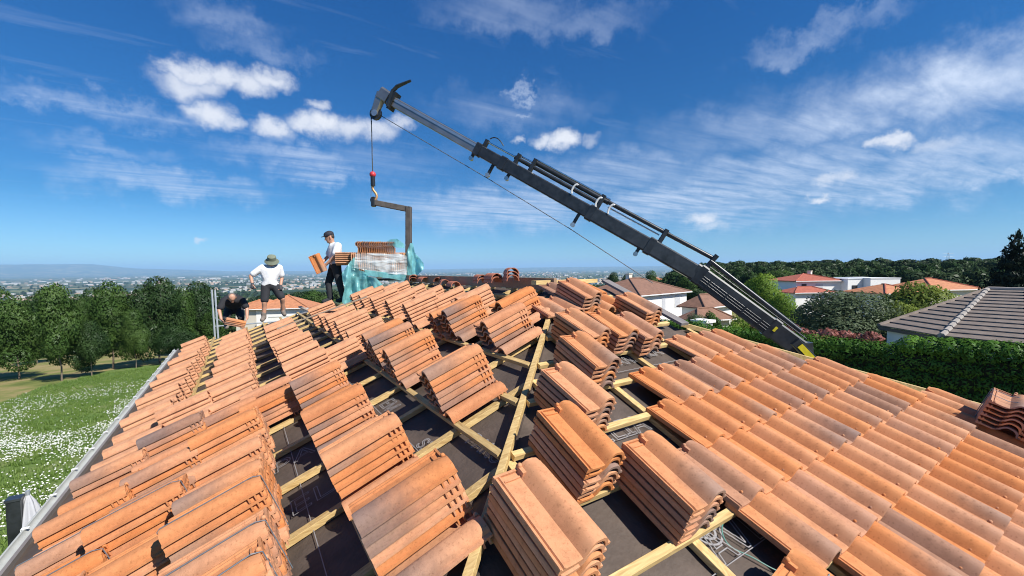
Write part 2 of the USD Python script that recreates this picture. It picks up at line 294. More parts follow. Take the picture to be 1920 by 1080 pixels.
# battens: counter battens run up the slope under the horizontal ones
rng = random.Random(5)
def lath(a, b, n, w, h, mat_, name):
    a = np.asarray(a) + n * (-h / 2); b = np.asarray(b) + n * (-h / 2)
    return obj(name, beam(a, b, w, h, up=n, cham=.05), mat_, house)
CB = -.036
v = 1.503 - .598 * 4
while v < 13.4:
    x0 = EAVE + .42; x1 = min(v, RIDGE, FARHIP - v) - .045
    if x1 - x0 > .3: lath(PL(x0, v, CB), PL(x1, v, CB), NL, .052, .036, M['pine'], 'counter_batten')
    v += .598
u = 2.135 - .59 * 5
while u < 7.6:
    y0 = EAVE + .03; y1 = min(u, RIDGE if u < VERGE else 9, HIP2 - u if u > VERGE else 9) - .045
    if y1 - y0 > .3: lath(PR(u, y0, CB), PR(u, y1, CB), NR, .052, .036, M['pine_y'], 'counter_batten')
    u += .59
k = -7
while True:
    x = 1.507 + .3494 * k; k += 1
    if x > RIDGE - .1: break
    if x > -.7: lath(PL(x, max(x + .05, EAVE), 0), PL(x, FARHIP - x - .06, 0), NL, .042, .034, M['pine_y'], 'batten')
    xe = (HIP2 - x) if x < HIP2 - VERGE else VERGE - .17
    lath(PR(x + .05, x, 0), PR(xe - .06 - rng.random() * .08, x, 0), NR, .042, .034, M['pine'], 'batten')
for s in (0,):                                               # one batten along the near hip
    o = np.array([s, -s, 0]) * .0165
    a, b = np.array([EAVE, EAVE, zl(EAVE)]) + o, np.array([RIDGE, RIDGE, zl(RIDGE)]) + o
    obj('hip_batten', beam(a + (0, 0, -.016), b + (0, 0, -.016), .040, .05, cham=.05), M['pine'], house)
obj('hip_batten', beam((VERGE + .1, HIP2 - VERGE, zr(HIP2 - VERGE) - .045), (HIP2 - EAVE, EAVE, zr(EAVE) - .045), .05, .05, cham=.05), M['pine'], house)
obj('ridge_board', beam((RIDGE - .05, RIDGE, zl(RIDGE) + .01), (RIDGE - .05, FARHIP - RIDGE, zl(RIDGE) + .01), .045, .15, cham=.03), M['darkwood'], house)
obj('ridge_board', beam((RIDGE - .3, RIDGE + .1, zl(RIDGE) + .035), (VERGE - .12, RIDGE + .1, zl(RIDGE) + .035), .10, .05, cham=.05), M['pine'], house)
obj('verge_board', beam(PR(VERGE + .03, HIP2 - VERGE - .1, .01), PR(VERGE + .03, RIDGE + .06, .01), .13, .03, up=NR, cham=.05), M['greyboard'], house)
# gutters and fascia
def gutter(a, b, out):
    a, b, out = np.asarray(a, float), np.asarray(b, float), np.asarray(out, float)
    g = np.linspace(0, np.pi, 9); prof = [(-math.cos(t) * .038, -math.sin(t) * .038) for t in g] + [(math.cos(t) * .034, -math.sin(t) * .034) for t in g]
    vs = np.vstack([[p + out * q[0] + np.array([0, 0, q[1]]) for q in prof] for p in (a, b)]); n = len(prof)
    f = [[i, (i + 1) % n, n + (i + 1) % n] for i in range(n)] + [[i, n + (i + 1) % n, n + i] for i in range(n)]
    m = trimesh.Trimesh(vs, f, process=False); m.fix_normals()
    g = obj('gutter', cat([m, tube([a + out * .040, b + out * .040], .008, 8)]), M['gutter'], house, smooth=40)
    L = np.linalg.norm(b - a); d = (b - a) / L
    for s in np.arange(.25, L, .6):
        p = a + d * s
        obj('gutter_bracket', cat([beam(p + out * .008 + (0, 0, .010), p + out * .054 + (0, 0, .010), .03, .006, cham=.1), beam(p + out * .052 + (0, 0, .012), p + out * .052 - (0, 0, .03), .03, .006, up=out)]), M['plasticwhite'], g)
zg = zl(EAVE) - .06
gutter((EAVE - .05, EAVE - .1, zg), (EAVE - .05, FARHIP - EAVE + .1, zg), (-1, 0, 0))
gutter((EAVE - .1, EAVE - .09, zg), (HIP2 - EAVE + .1, EAVE - .09, zg), (0, -1, 0))
obj('fascia', bx(EAVE - .012, EAVE + .012, EAVE, FARHIP - EAVE, zg - .14, zg + .02), M['greyboard'], house)
obj('fascia', bx(EAVE + .014, HIP2 - EAVE, EAVE - .012, EAVE + .012, zg - .14, zg + .02), M['oldwood'], house)

# lettering printed on the underlay: outlined characters
def outline_text(text, height, width=.0055):
    m = meshkit.text_mesh(text, height, .001, bold=False)
    f = m.faces[m.face_normals[:, 2] > .5]; tris = [Polygon(m.vertices[t][:, :2]) for t in f]
    g = unary_union([t.buffer(1e-5) for t in tris if t.area > 1e-9]).simplify(height * .01)
    ring = g.buffer(width * .5, join_style=2).difference(g.buffer(-width * .5, join_style=2))
    return ring
def flat(geom):
    out = []
    for g in getattr(geom, 'geoms', [geom]):
        if g.area > 1e-7:
            v2, f = trimesh.creation.triangulate_polygon(g, engine='earcut'); out.append(trimesh.Trimesh(np.c_[v2, np.zeros(len(v2))], f, process=False))
    m = cat(out)
    if m.face_normals[:, 2].mean() < 0: m.invert()
    return m
def print_text(geom, o, xdir, ydir, nrm, under):
    ms = flat(geom).subdivide_to_size(.12)
    P = np.asarray(o) + ms.vertices[:, :1] * np.asarray(xdir) + ms.vertices[:, 1:2] * np.asarray(ydir) + np.asarray(nrm) * .016
    obj('printed_lettering', trimesh.Trimesh(P, ms.faces, process=False), M['print'], under)
UX, UY = np.array([1.0, 0, 0]), np.array([0, CA, SA])
LX, LY = np.array([0, -1.0, 0]), np.array([CA, 0, SA])
def row(geom, x0): 
    from shapely import affinity
    return affinity.translate(geom, x0, 0)
def on_right(px, py): r = pray(px, py); o = PR(0, 0, HU); k = (o - CAM) @ NR / (r @ NR); return CAM + r * k
def on_left(px, py): r = pray(px, py); o = PL(0, 0, HU); k = (o - CAM) @ NL / (r @ NL); return CAM + r * k
rings = unary_union([Point(.07, .07).buffer(.085).difference(Point(.07, .07).buffer(.075)), Point(.07, .07).buffer(.055).difference(Point(.07, .07).buffer(.043))])
for geom, pp in ((outline_text('ELIA', .15), (1128, 838)), (outline_text('AVE', .17), (1352, 1065)), (rings, (1328, 1030)), (outline_text('EM', .13), (1298, 1022)), (outline_text('ELIA', .13), (1190, 676)), (outline_text('PANS', .10, .005), (1150, 690))):
    print_text(geom, on_right(*pp), UX, UY, NR, under_right)
for geom, pp, flip in ((outline_text('ELIA', .17), (546, 975), 0), (outline_text('PAVE', .17), (512, 895), 0), (outline_text('ELIA', .15), (497, 812), 0)):
    print_text(geom, on_left(*pp), LY, -LX, NL, under_left)
for geom, pp in ((outline_text('PANS', .10, .005), (872, 832)), (outline_text('SIR', .09, .005), (780, 838)), (outline_text('EM', .12, .005), (712, 762))):
    print_text(geom, on_left(*pp), LX, LY, NL, under_left)

for x0, x1, y in ((1.9, 3.2, 1.33), (2.1, 3.9, 2.02), (1.4, 2.6, .66)): print_text(LineString([(x0, 0), (x1, 0)]).buffer(.0022), PR(0, y, HU), UX, UY, NR, under_right)
for y0, y1, x in ((1.5, 6, .62), (1.5, 4.5, 1.25), (2.0, 4.0, 1.85)): print_text(LineString([(-y1, 0), (-y0, 0)]).buffer(.0022), PL(x, 0, HU), LX, LY, NL, under_left)

# ------------------------------------------------------------------ roof tiles
TL = .44
def tile_shape(full=True):
    """One interlocking clay tile: ribs and pan on the left, barrel roll on the right, ribbed head."""
    n = 9 if full else 5
    th = np.linspace(np.pi, 0, n)
    top = [(0, .004), (.004, .015), (.010, .015), (.014, .006), (.020, .006), (.024, .014), (.030, .014), (.034, .006)] if full else [(0, .012), (.03, .012)]
    top += [(.055, .004), (.08, .003), (.100, .0045)]
    se = lambda c, p: math.copysign(abs(c) ** p, c)
    def crest(t, a, lift, h):                      # a soft rise on the left, a round fall on the right
        if t > np.pi / 2: u = (np.pi - t) / (np.pi / 2); w_ = u ** .62; return (.114 + (.174 - .114) * u + (.0 if a > .055 else .009 * (1 - u)), lift - .008 + (h + .008) * (.5 - .5 * math.cos(np.pi * w_)))
        return (.174 + a * se(math.cos(t), .8), lift + h * max(0, math.sin(t)) ** .85)
    top += [crest(t, .064, .014, .048) for t in th[0 if full else 1:]]
    top += [(.254, .011), (.254, .001)]
    bot = [(.230, .001)] + [crest(t, .052, .003, .046) for t in th[::-1][1:-1]]
    bot += [(.10, -.0085), (.05, -.008), (.0, -.012)]
    prof = np.array(top + bot); poly = Polygon(prof)
    ys = [0, .012, TL - .06, TL] if full else [0, TL]
    v = []; N = len(prof)
    for y in ys:
        q = prof.copy()
        if full and y == 0: q[:, 1] = q[:, 1] * 1.0 - .002
        if full and y == TL: q[len(top) - n - 2:len(top) - 2, 1] -= .016 * np.sin(np.linspace(0, np.pi, n))
        v.append(np.c_[q[:, 0], np.full(N, y), q[:, 1]])
    V = np.vstack(v); f = []
    for s in range(len(ys) - 1):
        for i in range(N):
            j = (i + 1) % N; f += [[s * N + i, (s + 1) * N + j, s * N + j], [s * N + i, (s + 1) * N + i, (s + 1) * N + j]]
    tv, tf = trimesh.creation.triangulate_polygon(poly, engine='earcut')
    from scipy.spatial import cKDTree
    idx = cKDTree(prof).query(tv)[1]
    for t in tf:
        a, b, c = idx[t]; f += [[a, b, c], [(len(ys) - 1) * N + a, (len(ys) - 1) * N + c, (len(ys) - 1) * N + b]]
    m = trimesh.Trimesh(V, f, process=False); m.fix_normals()
    if not full: return m
    ex = [bx(.0, .118, TL - .011, TL, .0, .016), bx(.034, .112, TL - .045, TL - .036, .002, .012), bx(.118, .136, TL - .05, TL + .004, .01, .034),
          bx(.018, .03, TL - .075, TL, -.03, -.008), bx(.062, .074, TL - .075, TL, -.03, -.006), bx(.104, .116, TL - .075, TL, -.03, -.004),
          bx(.02, .115, TL - .028, TL - .012, -.028, -.006), bx(.160, .170, TL - .06, TL, -.004, .036), bx(.200, .210, TL - .06, TL, -.004, .034), bx(.13, .242, TL - .012, TL, -.004, .012)] + [bx(.222, .252, TL - a - .008, TL - a, -.028, .004) for a in (.075, .045, .016)]
    k = trimesh.creation.icosphere(1, .0115); k.apply_translation([.127, TL - .008, .036]); ex.append(k)
    return cat([m] + ex)
TILE, TILE_LO = tile_shape(), tile_shape(False)
protos = UsdGeom.Scope.Define(stage, '/World/Looks/shapes')
_tv, _tf, _tn = meshkit.arrays(TILE, 38)
TILE_SM = (_tv, _tf, _tn)
cls = stage.CreateClassPrim('/World/Looks/shapes/tile_shape')
pm = UsdGeom.Mesh.Define(stage, '/World/Looks/shapes/tile_shape/shape')
def fill_mesh(m, v, f, n=None):
    m.CreatePointsAttr(Vt.Vec3fArray.FromNumpy(np.asarray(v, np.float32))); m.CreateFaceVertexCountsAttr(Vt.IntArray.FromNumpy(np.full(len(f), 3, np.int32)))
    m.CreateFaceVertexIndicesAttr(Vt.IntArray.FromNumpy(np.asarray(f, np.int32).ravel())); m.CreateSubdivisionSchemeAttr('none')
    if n is not None: m.CreateNormalsAttr(Vt.Vec3fArray.FromNumpy(np.asarray(n, np.float32))); m.SetNormalsInterpolation('vertex')
fill_mesh(pm, *TILE_SM)
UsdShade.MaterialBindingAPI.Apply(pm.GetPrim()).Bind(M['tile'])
def tile_at(parent, Mx, name='clay_tile', **t):
    p = path_of(parent)
    m = UsdGeom.Mesh.Define(stage, f'{p}/{numbered(p, name)}')
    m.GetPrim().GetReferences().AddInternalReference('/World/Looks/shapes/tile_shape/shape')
    m.AddTransformOp().Set(Gf.Matrix4d(*[float(x) for x in np.asarray(Mx).T.ravel()]))
    return _tag(m.GetPrim(), **t)
rng = random.Random(11)
def jit(a): return (rng.random() - .5) * 2 * a
# laid tiles on the right slope
W, PITCHV = .2240, .3494
TILT = math.atan2(.026, .374)
lay = []
starts = {-5: -3, -4: -1, -3: -1, -2: 0, -1: -1, 0: -1, 1: 0, 2: 1, 3: 5}
for c, k0 in starts.items():
    yl = .768 + PITCHV * c + .012
    k = k0
    while True:
        x = 2.672 + W * k
        if x + .25 + yl + .42 * CA > HIP2 + .02: break
        Mx = HMR(x + jit(.002), yl + jit(.003), .040) @ rot(-TILT, [1, 0, 0]) @ rot(jit(.004), [0, 0, 1])
        tile_at(house, Mx, 'tile'); k += 1
for c, i0, n in ((0, 0, 5), (1, 2, 3)):                     # a few laid at the top by the ridge
    for i in range(n):
        x = 3.02 + W * (i + i0) - .2; yl = RIDGE - .78 + .34 * c
        tile_at(house, HMR(x, yl, .04) @ rot(-TILT, [1, 0, 0]), 'tile')

# loose tiles in stacks
PITCH_T, PITCH_LEFT = .040, .045
ORD = ['topmost', 'second', 'third', 'fourth', 'fifth', 'sixth', 'seventh', 'eighth', 'ninth']
NTH = ['nearest', 'second', 'third', 'fourth', 'fifth', 'sixth', 'seventh', 'eighth', 'ninth', 'tenth', 'eleventh', 'twelfth', 'thirteenth', 'fourteenth', 'fifteenth', 'sixteenth', 'seventeenth', 'eighteenth', 'nineteenth', 'twentieth', 'twenty-first']
stacks = []       # (side, column words, nth, matrix of base, count, slide of bottom)
right = [(1.41, .80, 7), (1.86, 1.13, 6), (2.16, .79, 6), (2.16, 1.46, 6), (2.57, 1.81, 6), (2.86, 2.16, 6), (3.43, 2.83, 6), (3.22, 2.18, 5), (3.46, 2.10, 5), (3.97, 2.49, 5)]
right_words = ['nearest stack at the bottom edge right of the hip', 'bright orange stack just above the nearest one', 'stack touching the laid tiles by the ELIA lettering', 'greyish topped stack third up along the hip', 'orange stack fourth up along the hip',
               'stack fifth up along the hip', 'high stack by the ridge beside bare yellow battens', 'middle stack of three in the upper right cluster', 'right stack of three in the upper right cluster', 'furthest right stack below the grey verge board']
for (u, v, n), wd in zip(right, right_words):
    stacks.append(('R', wd, HMR(u - .185, v, .008) @ rot(jit(.05), [0, 0, 1]), n, 0.0, np.array([u, v])))
cols = [('column beside the gutter', -.63, [2.15, 2.52, 2.88, 3.22, 3.58, 3.92, 4.28, 4.64, 5.0, 5.4, 5.8, 6.25, 6.7, 7.2, 7.7, 8.2, 8.75, 9.3, 9.85, 10.4, 10.9], (5, 6)),
        ('second column up from the gutter', -.27, [2.26, 2.64, 2.98, 3.33, 3.68, 4.04, 4.4, 4.78, 5.15], (5, 7)),
        ('third column up from the gutter', .105, [1.40, 1.74, 2.10, 2.46, 2.98, 3.34, 3.72, 4.1, 4.5, 4.9, 5.3, 5.75, 6.2, 6.7, 7.2, 7.7, 8.2, 8.7, 9.2, 9.7], (5, 7)),
        ('column left of the bare strip', .42, [3.92, 4.28], (5, 6)),
        ('long column right of the bare strip', .79, [1.32, 2.02, 2.83, 3.77, 4.57, 5.1, 5.65, 6.3, 6.95, 7.6, 8.3], (6, 7)),
        ('short sixth column', 1.12, [4.62], (5, 6)),
        ('column left of the hip', 1.505, [2.27, 3.21, 3.79, 4.12, 4.9, 5.6, 6.3, 7.1, 7.9], (6, 7)),
        ('upper column left of the hip', 2.19, [2.78, 3.55, 3.87, 4.75, 5.5, 6.3, 7.1, 7.9], (6, 7)),
        ('top column below the ridge', 2.54, [3.09, 4.0, 4.73, 5.4, 6.1, 6.8, 7.4], (5, 6))]
FARTILES = []
for words, ub, vs, (na, nb) in cols:
    for i, vc in enumerate(vs):
        n = rng.randint(na, nb)
        slide = .12 + rng.random() * .03 if ub > .6 and vc < 5 else (rng.random() < .3) * .05
        stacks.append(('L', f'{NTH[i]} stack of the {words}', HML(ub + jit(.02), vc + .205, .008) @ rot(jit(.05), [0, 0, 1]), n, slide, np.array([ub, vc])))
dist = lambda s: np.linalg.norm(s[2][:3, 3] - CAM)
order = sorted(stacks, key=dist); left_n = 262; chosen = set()
for s in order:
    if left_n >= s[3]: chosen.add(id(s)); left_n -= s[3]
far = []; INDIV = 0
CREST = []
for s in stacks:
    side, words, B, n, slide, uv = s
    one = id(s) in chosen
    for i in range(n):
        dx = slide if i == 0 else jit(.004)
        dx -= 0 if side == 'R' else i * .007
        Mx = B @ tr(dx, jit(.006), i * (PITCH_T if side == 'R' else PITCH_LEFT)) @ rot(jit(.012), [0, 0, 1])
        if one:
            nm = ORD[n - 1 - i]; INDIV += 1
            lab = f'{nm} tile of the {words}' if i else f'bottom tile of the {words}'
            tile_at(None, Mx, 'clay_tile', label=lab, cat='roof tile', group='loose clay tiles stacked on the roof battens')
        else: far.append(T(TILE_LO, Mx))
obj('distant_clay_tiles', cat(far), M['tile_far'], None, smooth=40, label='clay tiles of the farther stacks on the left roof slope', cat='roof tiles', kind='stuff')

# ------------------------------------------------------------------ terrain
def polar(x, y):
    dx, dy = x - CAM[0], y - CAM[1]; a = dx * HR[0] + dy * HR[1]; d = dx * HF[0] + dy * HF[1]
    return np.hypot(dx, dy), np.degrees(np.arctan2(a, d))
def prof(D, pts):
    p = np.array(pts, float); return np.interp(np.log(np.maximum(D, 1)), np.log(np.maximum(p[:, 0], 1)), p[:, 1])
PL_ = [(1, -3.4), (12, -3.45), (24, -4.05), (40, -5.2), (70, -7.8), (150, -16.5), (400, -36), (1000, -62), (3000, -100), (8000, -118), (7e4, -120)]
PC_ = [(1, -3.4), (15, -3.5), (40, -5.3), (70, -6.8), (120, -9.5), (250, -17), (600, -36), (1500, -72), (4000, -106), (9000, -118), (7e4, -120)]
PR_ = [(1, -3.4), (14, -3.4), (25, -4.2), (45, -6.6), (80, -7.6), (150, -7), (300, -5), (450, -4), (700, -10), (1500, -45), (4000, -100), (9000, -118), (7e4, -120)]
def ground(x, y):
    x, y = np.asarray(x, float), np.asarray(y, float); D, th = polar(x, y)
    wl = np.interp(th, [-180, -120, -40, -26, 100, 180], [.5, 1, 1, 0, 0, .5]); wr = np.interp(th, [-180, -120, 14, 26, 110, 180], [.5, 0, 0, 1, 1, .5])
    wl, wr = wl * wl * (3 - 2 * wl), wr * wr * (3 - 2 * wr); wc = np.maximum(0, 1 - wl - wr); s = wl + wr + wc
    z = (wl * prof(D, PL_) + wr * prof(D, PR_) + wc * prof(D, PC_)) / s
    n = meshkit.fbm(np.stack([x / 60, y / 60, x * 0], -1), 3, 3) - .5
    z = z + n * np.clip((D - 25) / 120, 0, 1) * 3.0
    h = np.interp(th, [-75, -62, -52, -49, -45, -42, -38, -34, -25, 0, 8, 20, 40, 75], [120, 420, 430, 500, 440, 270, 190, 60, 20, 90, 130, 110, 60, 60])
    r = meshkit.fbm(np.stack([th / 3.2, D / 9000, th * 0], -1), 4, 9)
    z = z + (h * (.72 + .5 * r) + 100) * np.exp(-((D - 30000) / 5200.0) ** 2)
    return z
def G(x, y): return float(ground(np.array([x]), np.array([y]))[0])
rings = np.r_[0.5, 3 * 1.085 ** np.arange(0, 121)]; ns = 300
rings = rings[rings < 55000]
aa = np.arange(ns) / ns * 2 * np.pi
X = CAM[0] + rings[:, None] * np.cos(aa); Y = CAM[1] + rings[:, None] * np.sin(aa)
Z = ground(X, Y)
V = np.stack([X, Y, Z], -1).reshape(-1, 3); F = []
for i in range(len(rings) - 1):
    j = np.arange(ns); k = (j + 1) % ns
    F.append(np.stack([i * ns + j, (i + 1) * ns + j, (i + 1) * ns + k], 1)); F.append(np.stack([i * ns + j, (i + 1) * ns + k, i * ns + k], 1))
M['terrain'] = mat('fields', {
    'g': ('geometry', {}), 'm': ('mapping', {'scale': (1 / 420, 1 / 300, 0)}), 'v': ('voronoi_texture', {'scale': 1.0, 'feature': 'f1'}),
    'sp': ('separate_color', {}), 'fr': ('rgb_ramp', {'ramp': [(0, (.035, .06, .022)), (.30, (.05, .085, .028)), (.5, (.085, .12, .04)), (.62, (.20, .19, .085)), (.8, (.30, .25, .14)), (1, (.22, .17, .10))]}),
    'n': ('noise_texture', {'scale': .0045, 'detail': 6.0, 'roughness': .62}), 'nr': ('map_range', {'from_min': .46, 'from_max': .54, 'clamp': True}),
    'fo': ('mix', {'color2': (.028, .05, .02)}), 'ln': ('vector_math', {'math_type': 'length'}), 'dr': ('map_range', {'from_min': 60, 'from_max': 260, 'clamp': True}),
    'n2': ('noise_texture', {'scale': .35, 'detail': 6.0, 'roughness': .65}), 'gr': ('rgb_ramp', {'ramp': [(.30, (.10, .13, .035)), (.45, (.17, .185, .055)), (.56, (.27, .22, .095)), (.75, (.32, .25, .13))]}),
    'mx': ('mix', {}), 'p': ('principled_bsdf', {'roughness': .95, 'specular_ior_level': .1})},
    [('g.position', 'm.vector'), ('m.vector', 'v.vector'), ('v.color', 'sp.color'), ('sp.r', 'fr.fac'), ('g.position', 'n.vector'), ('n.fac', 'nr.value'), ('fr.color', 'fo.color1'), ('nr.result', 'fo.fac'),
     ('g.position', 'ln.vector1'), ('ln.value', 'dr.value'), ('g.position', 'n2.vector'), ('n2.fac', 'gr.fac'), ('gr.color', 'mx.color1'), ('fo.color', 'mx.color2'), ('dr.result', 'mx.fac'), ('mx.color', 'p.base_color')])
obj('terrain', trimesh.Trimesh(V, np.vstack(F), process=False), M['terrain'], None, smooth=True, kind='structure', label='rolling ground falling away to a wide plain and blue hills')

# lawn beside the gutter
def hit(px, py):
    t = np.linspace(4, 160, 3000); P = CAM + t[:, None] * pray(px, py); return P[np.argmax(P[:, 2] < ground(P[:, 0], P[:, 1]))]
EDGE = sorted((polar(*hit(px, py)[:2])[::-1]) for px, py in ((-260, 860), (-120, 800), (0, 752), (60, 730), (100, 716), (200, 697), (300, 684), (345, 678)))
ET, ED = np.array([float(e[0]) for e in EDGE] + [-20.0]), np.array([float(e[1]) for e in EDGE] + [float(EDGE[-1][1])])
gx, gy = np.meshgrid(np.arange(-34, 4.01, .5), np.arange(-12, 48, .5), indexing='ij')
GD, GT = polar(gx, gy)
def lawn_in(x, y, k=1.0): D, t = polar(x, y); return D < k * np.interp(t, ET, ED)
ok = (GD < np.interp(GT, ET, ED) * (1 + .05 * (meshkit.noise(np.stack([gx / 3, gy / 3, gx * 0], -1)) - .5))) & ~((gx > -.5) & (gy > -.5) & (gy < 13.1))
idx = np.arange(gx.size).reshape(gx.shape); q = ok[:-1, :-1] & ok[1:, :-1] & ok[:-1, 1:] & ok[1:, 1:]
f = np.vstack([np.stack([idx[:-1, :-1][q], idx[1:, :-1][q], idx[1:, 1:][q]], 1), np.stack([idx[:-1, :-1][q], idx[1:, 1:][q], idx[:-1, 1:][q]], 1)])
gz = ground(gx, gy) + .035
M['lawn'] = mat('lawn_grass', {'g': ('geometry', {}), 'n': ('noise_texture', {'scale': .45, 'detail': 4.0}), 'n3': ('noise_texture', {'scale': 14.0, 'detail': 5.0, 'roughness': .7}),
    'r': ('rgb_ramp', {'ramp': [(.3, (.085, .155, .035)), (.52, (.125, .19, .048)), (.7, (.185, .215, .08))]}), 'r3': ('rgb_ramp', {'ramp': [(.3, (.72, .72, .7)), (.7, (1.15, 1.15, 1.1))]}),
    'mu': ('mix', {'mix_type': 'multiply', 'fac': 1.0}), 'b': ('bump', {'strength': .6, 'distance': .05}), 'p': ('principled_bsdf', {'roughness': .9, 'specular_ior_level': .15})},
    [('g.position', 'n.vector'), ('g.position', 'n3.vector'), ('n.fac', 'r.fac'), ('n3.fac', 'r3.fac'), ('r.color', 'mu.color1'), ('r3.color', 'mu.color2'), ('mu.color', 'p.base_color'), ('n3.fac', 'b.height'), ('b.normal', 'p.normal')])
obj('lawn', trimesh.Trimesh(np.stack([gx, gy, gz], -1).reshape(-1, 3), f, process=True), M['lawn'], None, smooth=True, kind='structure', label='green mown lawn beside the gutter')

def foliage(name, dark, light, trans=.25):
    return mat(name, {'g': ('geometry', {}), 'oi': ('object_info', {}), 'n': ('noise_texture', {'scale': .9, 'detail': 3.0}), 'ad': ('math', {'math_type': 'multiply_add', 'value2': .22, 'value3': -.11}), 'a2': ('math', {'math_type': 'add'}),
        'i': ('math', {'math_type': 'multiply_add', 'value2': .35, 'value3': -.175}), 'a3': ('math', {'math_type': 'add'}),
        'r': ('rgb_ramp', {'ramp': [(.25, dark), (.75, light)]}), 'd': ('diffuse_bsdf', {}), 't': ('translucent_bsdf', {}), 'gl': ('glossy_bsdf', {'roughness': .45, 'color': (.6, .6, .6)}), 'm': ('mix_closure', {'fac': trans}), 'm2': ('mix_closure', {'fac': .018})},
        [('g.position', 'n.vector'), ('oi.random', 'ad.value1'), ('n.fac', 'a2.value1'), ('ad.value', 'a2.value2'), ('g.random_per_island', 'i.value1'), ('a2.value', 'a3.value1'), ('i.value', 'a3.value2'), ('a3.value', 'r.fac'), ('r.color', 'd.color'), ('r.color', 't.color'),
         ('d.BSDF', 'm.closure1'), ('t.BSDF', 'm.closure2'), ('m.closure', 'm2.closure1'), ('gl.BSDF', 'm2.closure2')], surface='m2.closure')
M['leaf'] = foliage('leaves_mid_green', (.050, .100, .022), (.120, .190, .048), .3)
M['leaf_dark'] = foliage('leaves_dark_green', (.026, .056, .018), (.062, .110, .032))
M['leaf_lime'] = foliage('leaves_lime', (.12, .21, .025), (.26, .37, .06), .35)
M['leaf_gold'] = foliage('leaves_yellow_green', (.14, .19, .035), (.32, .34, .08), .35)
M['leaf_olive'] = foliage('leaves_grey_green', (.075, .105, .055), (.17, .21, .12))
M['needle'] = foliage('needles_dark', (.008, .016, .010), (.020, .036, .020), .1)
M['hedge'] = foliage('hedge_green', (.042, .105, .015), (.125, .25, .032), .07)
M['far_leaf'] = foliage('far_wood', (.032, .058, .024), (.075, .105, .046), .15)
M['bark'] = plain('bark', (.16, .125, .09), .9, var=.3, scale=6, bump=.4)
M['flower'] = plain('white_flowers', (.72, .72, .66), .8)
M['blade'] = foliage('grass_blades', (.16, .25, .05), (.27, .36, .09), .45)
M['pink'] = foliage('pink_blossom', (.30, .12, .10), (.55, .28, .24), .3)

def leaf_cloud(lobes, n, size, seed, squash=1.0, droop=0.0, aspect=1.6, wild=.65):
    """Leaf-sized faces spread through ellipsoid lobes [(centre, radii)]; returns vertices, faces, normals."""
    r = np.random.default_rng(seed); C = np.array([l[0] for l in lobes], float); R = np.array([np.broadcast_to(l[1], 3) for l in lobes], float)
    w = (R.prod(1)) ** (2 / 3); k = r.choice(len(lobes), n, p=w / w.sum())
    d = r.normal(size=(n, 3)); d /= np.linalg.norm(d, axis=1, keepdims=True)
    rad = r.random(n) ** .33; rad = .45 + .6 * rad * (.8 + .4 * meshkit.noise(d * 3.1 + k[:, None] * 7.3))
    P = C[k] + d * R[k] * rad[:, None]
    out = d + .35 * np.array([0, 0, 1.0]); nrm = out * .8 + r.normal(size=(n, 3)) * wild; nrm /= np.linalg.norm(nrm, axis=1, keepdims=True)
    t = np.cross(nrm, r.normal(size=(n, 3))); t[:, 2] -= droop; t -= nrm * (t * nrm).sum(1, keepdims=True); t /= np.linalg.norm(t, axis=1, keepdims=True); b = np.cross(nrm, t)
    s = size * (.6 + .8 * r.random(n))[:, None]
    q = np.stack([P - t * s * aspect * .5, P + b * s * .42 - t * s * .1 * aspect, P + t * s * aspect * .6, P - b * s * .42 - t * s * .1 * aspect], 1)
    sn = d * .75 + nrm * .55 + np.array([0, 0, .15]); sn /= np.linalg.norm(sn, axis=1, keepdims=True)
    i = np.arange(n)[:, None] * 4
    return q.reshape(-1, 3), np.vstack([i + [0, 2, 1], i + [0, 3, 2]]), np.repeat(sn, 4, 0)
def trunk_mesh(h, r, limbs, seed, lean=.06):
    g = random.Random(seed); pts = [(g.uniform(-lean, lean) * i * h / 4, g.uniform(-lean, lean) * i * h / 4, -.3 + (h + .3) * i / 4) for i in range(5)]
    ms = [tube(pts, np.linspace(r, r * .35, 5) * np.array([1.35, 1, .95, .9, .8]), 7)]
    for i in range(limbs):
        a = g.uniform(0, 6.28); z = h * g.uniform(.45, .85); L = h * g.uniform(.25, .45); p = np.array(pts[2]) * (1 - z / h) + np.array(pts[3]) * (z / h); p[2] = z
        e = p + np.array([math.cos(a) * L, math.sin(a) * L, L * .7]); mid = (p + e) / 2 + (0, 0, -.06 * L)
        ms.append(tube([p, mid, e], [r * .42, r * .3, r * .12], 5))
    return cat(ms)
def lobes_broad(seed, h, w, n=14, low=.25):
    g = np.random.default_rng(seed); out = []
    for i in range(n):
        t = g.uniform(low, .92); wid = w * .5 * math.sin(math.pi * min(1, .18 + t * .86)) ** .6; a = g.uniform(0, 6.28); rr = wid * math.sqrt(g.random()) * .75
        s = g.uniform(.16, .28) * w
        out.append(((math.cos(a) * rr, math.sin(a) * rr, t * h), (s, s, s * g.uniform(.6, .85))))
    out.append(((0, 0, .62 * h), (.33 * w, .33 * w, .3 * h)))
    return out
